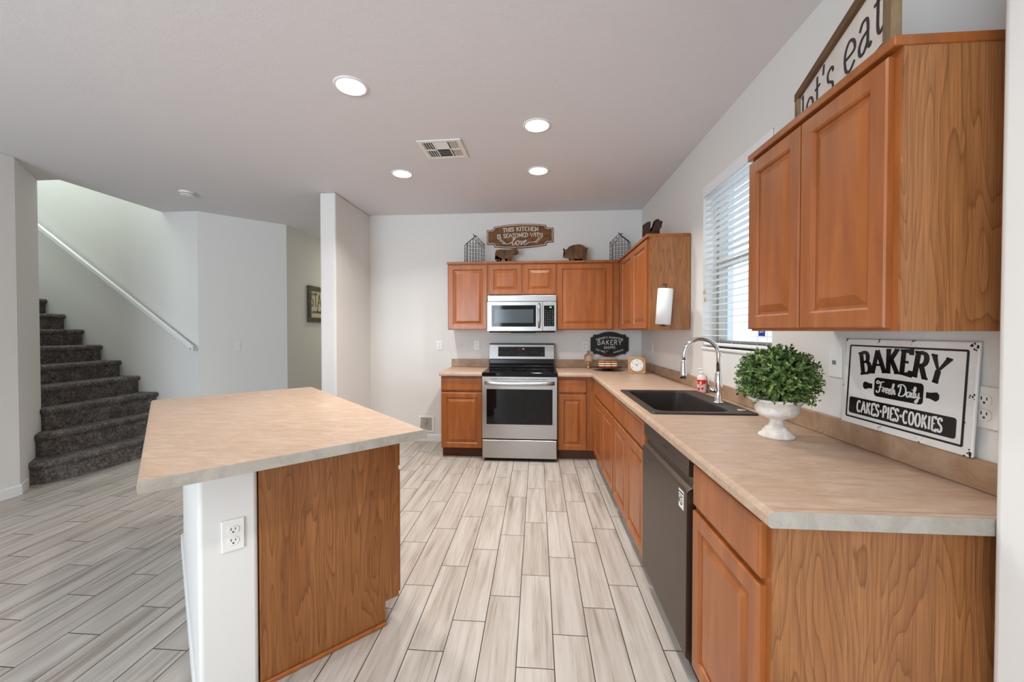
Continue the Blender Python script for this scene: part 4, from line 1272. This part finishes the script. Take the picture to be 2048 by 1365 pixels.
for s in (-1, 1):
    c0 = .098 if s > 0 else -.100
    prism(bm, [(c0, .142), (c0 + s * .012, .142), (c0 + s * .03, .136), (c0 + s * .038, .143), (c0 + s * .039, .156), (c0 + s * .032, .164), (c0 + s * .012, .160), (c0, .160)], -.0114, -.0100, 'y')
rp = link('rolling_pin_print', bm, M['enamelink'], bs)
FD = {
 'F': [[(.30, 1.0), (.1, 1.08), (.0, .9), (.12, .82), (.4, .98), (.75, 1.06)], [(.45, 1.0), (.38, .5), (.28, .05), (.05, -.02), (.02, .15)], [(.2, .5), (.62, .55)]],
 'r': [[(.0, .1), (.12, .5), (.14, .1), (.2, .4), (.36, .5)]], 'e': [[(.0, .2), (.26, .32), (.2, .5), (.04, .35), (.08, .05), (.32, .15)]],
 's': [[(.0, .1), (.16, .5), (.24, .2), (.12, .0), (.0, .05)], [(.2, .05), (.34, .15)]], 'h': [[(.0, .2), (.18, .8), (.16, 1.0), (.08, .8), (.04, 0), (.2, .45), (.28, .3), (.28, .05), (.4, .15)]],
 'D': [[(.25, .95), (.2, .4), (.1, .05), (.4, .0), (.7, .3), (.68, .8), (.4, 1.05), (.05, .95), (.02, .75)]],
 'a': [[(.3, .45), (.1, .45), (.0, .2), (.1, .0), (.26, .2), (.32, .48), (.3, .08), (.42, .12)]], 'i': [[(.04, .48), (.02, .08), (.16, .12)], [(.08, .68), (.10, .72)]],
 'l': [[(.0, .2), (.18, .8), (.14, 1.0), (.06, .8), (.04, .1), (.18, .1)]], 'y': [[(.0, .48), (.04, .12), (.22, .2), (.28, .5), (.22, -.1), (.1, -.35), (.0, -.25), (.2, .0), (.4, .15)]],
}
FW = {'F': .62, 'r': .32, 'e': .30, 's': .30, 'h': .40, 'D': .80, 'a': .40, 'i': .18, 'l': .2, 'y': .40, ' ': .2}
bm = BM(); x = -.080
k_ = .160 / sum(FW[c] for c in 'Fresh Daily') / .036
for ch in 'Fresh Daily':
    if ch in FD: script(bm, FD[ch], x, .134, .036, -.0114, .0008, .0028, .0046, sx=k_, n=4)
    x += FW[ch] * .036 * k_
link('script_lettering', bm, M['enamel'], rp)
bm = BM(); prism(bm, [(x, z) for x, z in rrect(-SW / 2 + .038, SW / 2 - .044, .040, .100, .008)], -.0114, -.0100, 'y')
bn = link('banner_print', bm, M['enamelink'], bs)
bm = BM(); letters(bm, 'CAKES*PIES*COOKIES', -.003, .050, .040, -.0114, .0008, sx=.60, gap=.0042, w0=.10, w1=.24, serif=.0)
link('banner_lettering', bm, M['enamel'], bn)
bm = BM(); random.seed(4)
for (cx, cz, n_, rr_) in ((SW / 2 - .012, SH - .010, 9, .007), (SW / 2 - .010, .012, 9, .006), (SW / 2 - .008, .165, 6, .004), (-.09, SH - .003, 5, .004), (.04, SH - .003, 5, .004), (-SW / 2 + .004, .14, 4, .003), (-.06, .006, 5, .004), (.08, .006, 5, .004), (SW / 2 - .024, .10, 4, .003), (-SW / 2 + .005, SH - .004, 4, .005)):
    for i in range(n_):
        x = min(max(cx + random.gauss(0, rr_ * 1.2), -SW / 2 + .002), SW / 2 - .002); z = min(max(cz + random.gauss(0, rr_ * 1.2), .002), SH - .002)
        k = random.uniform(.35, .8) * rr_
        pts_ = [(min(max(x + k * random.uniform(.5, 1.2) * math.cos(t), -SW / 2), SW / 2), min(max(z + k * random.uniform(.5, 1.2) * math.sin(t), 0), SH)) for t in [2 * PI * j / 7 for j in range(7)]]
        bm.faces.new([bm.verts.new((a, -.01025 - .00002 * i, b)) for a, b in pts_])
link('chipped_spots', bm, M['chip'], bs)

# ---- boxwood ball in urn
ur = thing('potted_boxwood', 'round green boxwood ball in a whitewashed pedestal urn', 'potted plant', (.972, 1.70, CZ))
bm = BM()
lathe(bm, [(a * 1.08, b) for a, b in [(.0, .0), (.058, 0), (.060, .006), (.056, .012), (.048, .016), (.046, .026), (.038, .032), (.037, .040), (.028, .046), (.024, .058), (.0235, .070), (.030, .074), (.034, .078), (.056, .086), (.068, .098), (.072, .112), (.070, .120), (.074, .132), (.084, .146), (.092, .150), (.092, .157), (.084, .158), (.070, .140), (.0, .138)]], seg=48, cap=False)
link('urn', bm, M['plaster'], ur)
random.seed(11)
verts, faces = [], []
tw_v, tw_f = BM(), None
RC = Vector((0, 0, .240)); RB = .118
def leaf(p, d, n, L, Wd):
    s = d.cross(n).normalized()
    up = s.cross(d).normalized()
    i = len(verts)
    verts.extend([p, p + d * L * .35 + s * Wd, p + d * L * .75 + s * Wd * .85, p + d * L, p + d * L * .75 - s * Wd * .85, p + d * L * .35 - s * Wd, p + d * L * .5 - up * Wd * .35])
    faces.extend([(i, i + 1, i + 6), (i + 1, i + 2, i + 6), (i + 2, i + 3, i + 6), (i + 3, i + 4, i + 6), (i + 4, i + 5, i + 6), (i + 5, i, i + 6)])
NS = 640
for k in range(NS):
    zz = 1 - 1.62 * (k + .5) / NS; ph = k * 2.39996
    rxy = math.sqrt(1 - zz * zz)
    n = Vector((rxy * math.cos(ph), rxy * math.sin(ph), zz))
    n = (n + Vector([random.uniform(-.12, .12) for _ in range(3)])).normalized()
    rad = RB * random.uniform(.84, 1.17) * (1.06 - .06 * n.z)
    n = Vector((n.x * 1.08, n.y * 1.08, n.z)); base = RC + n * (RB * .72)
    dirv = (n + Vector([random.uniform(-.35, .35) for _ in range(3)])).normalized()
    tipd = rad - RB * .72
    for j in range(5):
        f = .35 + .16 * j
        p = base + dirv * tipd * f
        for s in (0, 1):
            a = random.uniform(0, PI) + s * PI
            side = dirv.orthogonal().normalized()
            side.rotate(Matrix.Rotation(a + j * 1.57, 3, dirv))
            d = (dirv * .75 + side * .9).normalized()
            leaf(p, d, dirv, random.uniform(.012, .019), random.uniform(.0030, .0046))
me = bpy.data.meshes.new('foliage'); me.from_pydata([tuple(v) for v in verts], [], faces); me.materials.append(M['leaf'])
fo = bpy.data.objects.new('foliage', me); C.objects.link(fo); fo.parent = ur
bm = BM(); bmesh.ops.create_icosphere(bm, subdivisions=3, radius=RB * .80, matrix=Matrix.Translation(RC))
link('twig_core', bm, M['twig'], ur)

# ---- paper towels
pt = thing('paper_towel_roll', 'white paper towel roll hung on the side of the far wall cabinet', 'paper towels', (.968, 3.245 - .075, 1.385), 0)
pt.rotation_euler = (0, math.radians(4), 0)
bm = BM(); lathe(bm, [(.02, 0), (.056, 0), (.056, .275), (.02, .275)], seg=40)
link('paper_roll', bm, M['paper'], pt)
bm = BM(); tube(bm, [(0, .068, .315), (0, .04, .315), (0, 0, .312), (0, 0, .29), (0, 0, -.01)], .004, 8); lathe(bm, [(.0, -.014), (.022, -.012), (.022, -.006), (0, -.003)], seg=20)
link('holder_rod', bm, M['wire'], pt)

# ---- black bakery shoppe sign on the back wall
bk = thing('metal_sign', 'black farmer\'s daughters bakery shoppe sign on the back wall', 'sign', (.842, YB - .001, 1.178))
def shop_outline(hw, hh, c):
    q = [(x, hh - .030 * (x / .13) ** 2) for x in [i * .13 / 6 for i in range(7)]]
    q += [(.165, hh - .034)] + [(hw - c, hh - .030)] + arc(hw, hh - .030, c, c, 180, 270, 5)[1:] 
    full = q + [(x, -z) for x, z in reversed(q)]
    return dedupe(full + [(-x, z) for x, z in reversed(full)][1:-1])
bm = BM(); prism(bm, shop_outline(.222, .150, .035), -.010, 0, 'y'); link('rim', bm, M['sensor'], bk)
bm = BM(); prism(bm, shop_outline(.216, .144, .037), -.0115, -.010, 'y'); link('sign_face', bm, M['blackmat'], bk)
bm = BM()
letters(bm, "FARMER'S DAUGHTERS", 0, .070, .021, -.0116, .001, sx=1.0, gap=.0042, w0=.16, w1=.16, arcR=.42)
letters(bm, 'BAKERY', 0, -.005, .054, -.0116, .001, sx=.98, gap=.013, w0=.13, w1=.13)
letters(bm, 'SHOPPE', 0, -.052, .027, -.0116, .001, sx=.95, gap=.006, w0=.15, w1=.15)
letters(bm, 'THE FINEST', -.092, -.088, .018, -.0116, .001, sx=1.0, gap=.0036, w0=.15, w1=.15, slope=-.28)
letters(bm, 'MOMENTS', .100, -.090, .018, -.0116, .001, sx=1.0, gap=.0036, w0=.15, w1=.15, slope=.28)
link('white_lettering', bm, M['white'], bk)

# ---- little plaque with beads
pq = thing('wooden_plaque', 'small brown wooden house plaque with a bead hanger, left of the cake stand', 'plaque', (.582, 4.60, CZ))
bm = BM(); prism(bm, [(-.046, .072), (-.046, .160), (-.020, .165), (-.008, .205), (.008, .205), (.020, .165), (.046, .160), (.046, .072)], -.006, .006, 'y'); bd = link('plaque_board', bm, M['plaque'], pq, bevel=.002)
bm = BM()
for i in range(6):
    z = .088 + i * .011; w_ = .030 - abs(i - 2.5) * .004
    pts_ = smooth([(-w_, z), (-w_ * .5, z + .006), (0, z), (w_ * .5, z + .006), (w_, z)], 3)
    ribbon(bm, pts_, .0028, .0028, lambda q: Vector((q.x, -.0072, q.y)), Vector((0, .001, 0)))
link('white_writing', bm, M['cream'], bd)
for z, r in ((.058, .012), (.018, .014), (.036, .007)):
    bm = BM(); bmesh.ops.create_uvsphere(bm, u_segments=16, v_segments=10, radius=r, matrix=Matrix.Translation((0, 0, z - (.004 if r > .013 else 0)))); link('bead', bm, M['bead'], pq, smooth=True)
# ---- cake stand under a dome
cs = thing('cake_stand', 'bronze cake stand with a clear glass dome on the corner worktop', 'cake stand', (.765, 4.43, CZ))
bm = BM(); lathe(bm, [(0, 0), (.075, 0), (.078, .004), (.04, .012), (.03, .018), (.06, .022), (.155, .030), (.162, .036), (.158, .038), (.12, .033), (0, .033)], seg=48, cap=False); link('stand', bm, M['brownstand'], cs)
bm = BM(); lathe(bm, [(.124, .036), (.130, .06), (.132, .085), (.122, .118), (.098, .145), (.062, .163), (.028, .172), (.012, .174)], seg=48, cap=False)
dm = link('dome', bm, M['dome'], cs)
bm = BM(); lathe(bm, [(.010, .172), (.012, .182), (.022, .192), (.026, .205), (.018, .216), (.006, .224), (0, .225)], seg=20, cap=False); lathe(bm, [(.066, .1625), (.045, .170), (.02, .176), (.0, .177)], seg=32, cap=False); link('dome_knob', bm, M['brownstand'], cs)
first = None
k = 0
for (cx, cy) in ((-.066, -.03), (-.002, -.04), (.062, -.03), (-.035, .035), (.035, .035)):
    t = thing('layer_cake', 'layered cake slice with crumb topping, on the cake stand', 'cake', (.765 + cx, 4.43 + cy, CZ + .0335), 0, 'cake slices under the glass dome')
    z = 0
    for nm, mt, hh in (('cake_base', 'redcake', .014), ('cream_layer', 'cake', .016), ('chocolate_layer', 'choc', .005), ('cream_layer', 'cake', .017), ('chocolate_layer', 'choc', .005), ('crumb_topping', 'crumb', .016)):
        bm = BM(); box(bm, -.030, .030, -.028, .028, z, z + hh); link(nm, bm, M[mt], t, bevel=.003); z += hh
# ---- clock
ck = thing('desk_clock', 'square pale wooden clock with a round white face', 'clock', (1.005, 4.12, CZ), math.radians(-14))
bm = BM(); box(bm, -.084, .084, -.028, .028, 0, .168); link('clock_case', bm, M['clockwood'], ck, bevel=.004)
bm = BM(); prism(bm, arc(0, .086, .064, .064, 0, 360, 40)[:-1], -.0305, -.027, 'y'); cf = link('clock_face', bm, M['ivory'], ck)
bm = BM(); ribbon(bm, arc(0, .086, .065, .065, 0, 360, 40), .003, .003, lambda q: Vector((q.x, -.0312, q.y)), Vector((0, .003, 0))); link('face_ring', bm, M['frameold2'], cf)
D = {'0': [arc(.25, .5, .22, .45, 0, 360, 10)], '1': [[(.1, .8), (.3, 1), (.3, 0)]], '2': [smooth([(.05, .8), (.25, 1), (.45, .75), (.05, 0), (.5, 0)], 3)], '4': [[(.35, 0), (.35, 1), (.0, .3), (.5, .3)]], '6': [smooth([(.4, .95), (.1, .5), (.25, .05), (.45, .3), (.25, .5), (.08, .35)], 3)], '8': [arc(.25, .75, .16, .22, 0, 360, 8), arc(.25, .26, .2, .26, 0, 360, 8)]}
bm = BM()
for hnum in (12, 2, 4, 6, 8, 10):
    a = math.radians(90 - 30 * hnum); cx, cz = .048 * math.cos(a), .086 + .048 * math.sin(a)
    s = str(hnum); ww = len(s) * .008
    for i, chd in enumerate(s):
        for st_ in D[chd]:
            ribbon(bm, [(cx - ww / 2 + i * .008 + p_[0] * .013, cz - .0065 + p_[1] * .013) for p_ in st_], .0016, .0016, lambda q: Vector((q.x, -.0311, q.y)), Vector((0, .0005, 0)))
for hnum in (1, 3, 5, 7, 9, 11):
    a = math.radians(90 - 30 * hnum); ribbon(bm, [(.054 * math.cos(a), .086 + .054 * math.sin(a)), (.058 * math.cos(a), .086 + .058 * math.sin(a))], .0015, .0015, lambda q: Vector((q.x, -.0311, q.y)), Vector((0, .0005, 0)))
link('numerals', bm, M['slot'], cf)
bm = BM()
def hand(a, L, w):
    a = math.radians(a); ribbon(bm, [(-.006 * math.cos(a), .086 - .006 * math.sin(a)), (L * math.cos(a), .086 + L * math.sin(a))], w, w, lambda q: Vector((q.x, -.0322, q.y)), Vector((0, .0006, 0)))
hand(150, .024, .0045); hand(52, .036, .0022)
lathe_p = arc(0, .086, .0035, .0035, 0, 360, 12)[:-1]; prism(bm, lathe_p, -.0335, -.0305, 'y')
link('clock_hands', bm, M['slot'], cf)

# ---- STAY awhile picture in the hall: on wall x=-3.305, facing +x
pc = thing('framed_sign', 'dark framed stay awhile sign on the hallway wall', 'sign', (-3.304, 5.80, 1.728), PI / 2)
bm = BM()
PW_, PH_ = .53, .53
for a, b, c, d in ((-PW_ / 2, PW_ / 2, PH_ / 2 - .055, PH_ / 2), (-PW_ / 2, PW_ / 2, -PH_ / 2, -PH_ / 2 + .055), (-PW_ / 2, -PW_ / 2 + .055, -PH_ / 2 + .055, PH_ / 2 - .055), (PW_ / 2 - .055, PW_ / 2, -PH_ / 2 + .055, PH_ / 2 - .055)): box(bm, a, b, -.03, 0, c, d)
link('picture_frame', bm, M['oldgreen'], pc)
bm = BM()
for a, b, c, d in ((-.21, .21, .195, .21), (-.21, .21, -.21, -.195), (-.21, -.195, -.195, .195), (.195, .21, -.195, .195)): box(bm, a, b, -.025, 0, c, d)
link('inner_frame', bm, M['greenframe'], pc)
bm = BM(); box(bm, -.195, .195, -.012, 0, -.195, .195); pb = link('print_board', bm, M['beige'], pc)
bm = BM(); letters(bm, 'STAY', .0, -.03, .185, -.013, .001, sx=.62, gap=.02, w0=.06, w1=.12, serif=.06)
AW = [[(0, .4), (-.1, .2), (.05, 0), (.15, .4), (.2, 0), (.35, .4), (.42, .05), (.55, .4), (.6, .1), (.75, 1.0), (.7, .0), (.85, .4), (.95, .0), (1.05, .4), (1.1, .05), (1.25, 1.0), (1.2, .05), (1.35, .3), (1.45, .4), (1.35, .1), (1.6, .1)]]
script(bm, AW, -.145, -.135, .09, -.013, .001, .006, .009, sx=2.1)
link('painted_words', bm, M['letter'], pb)
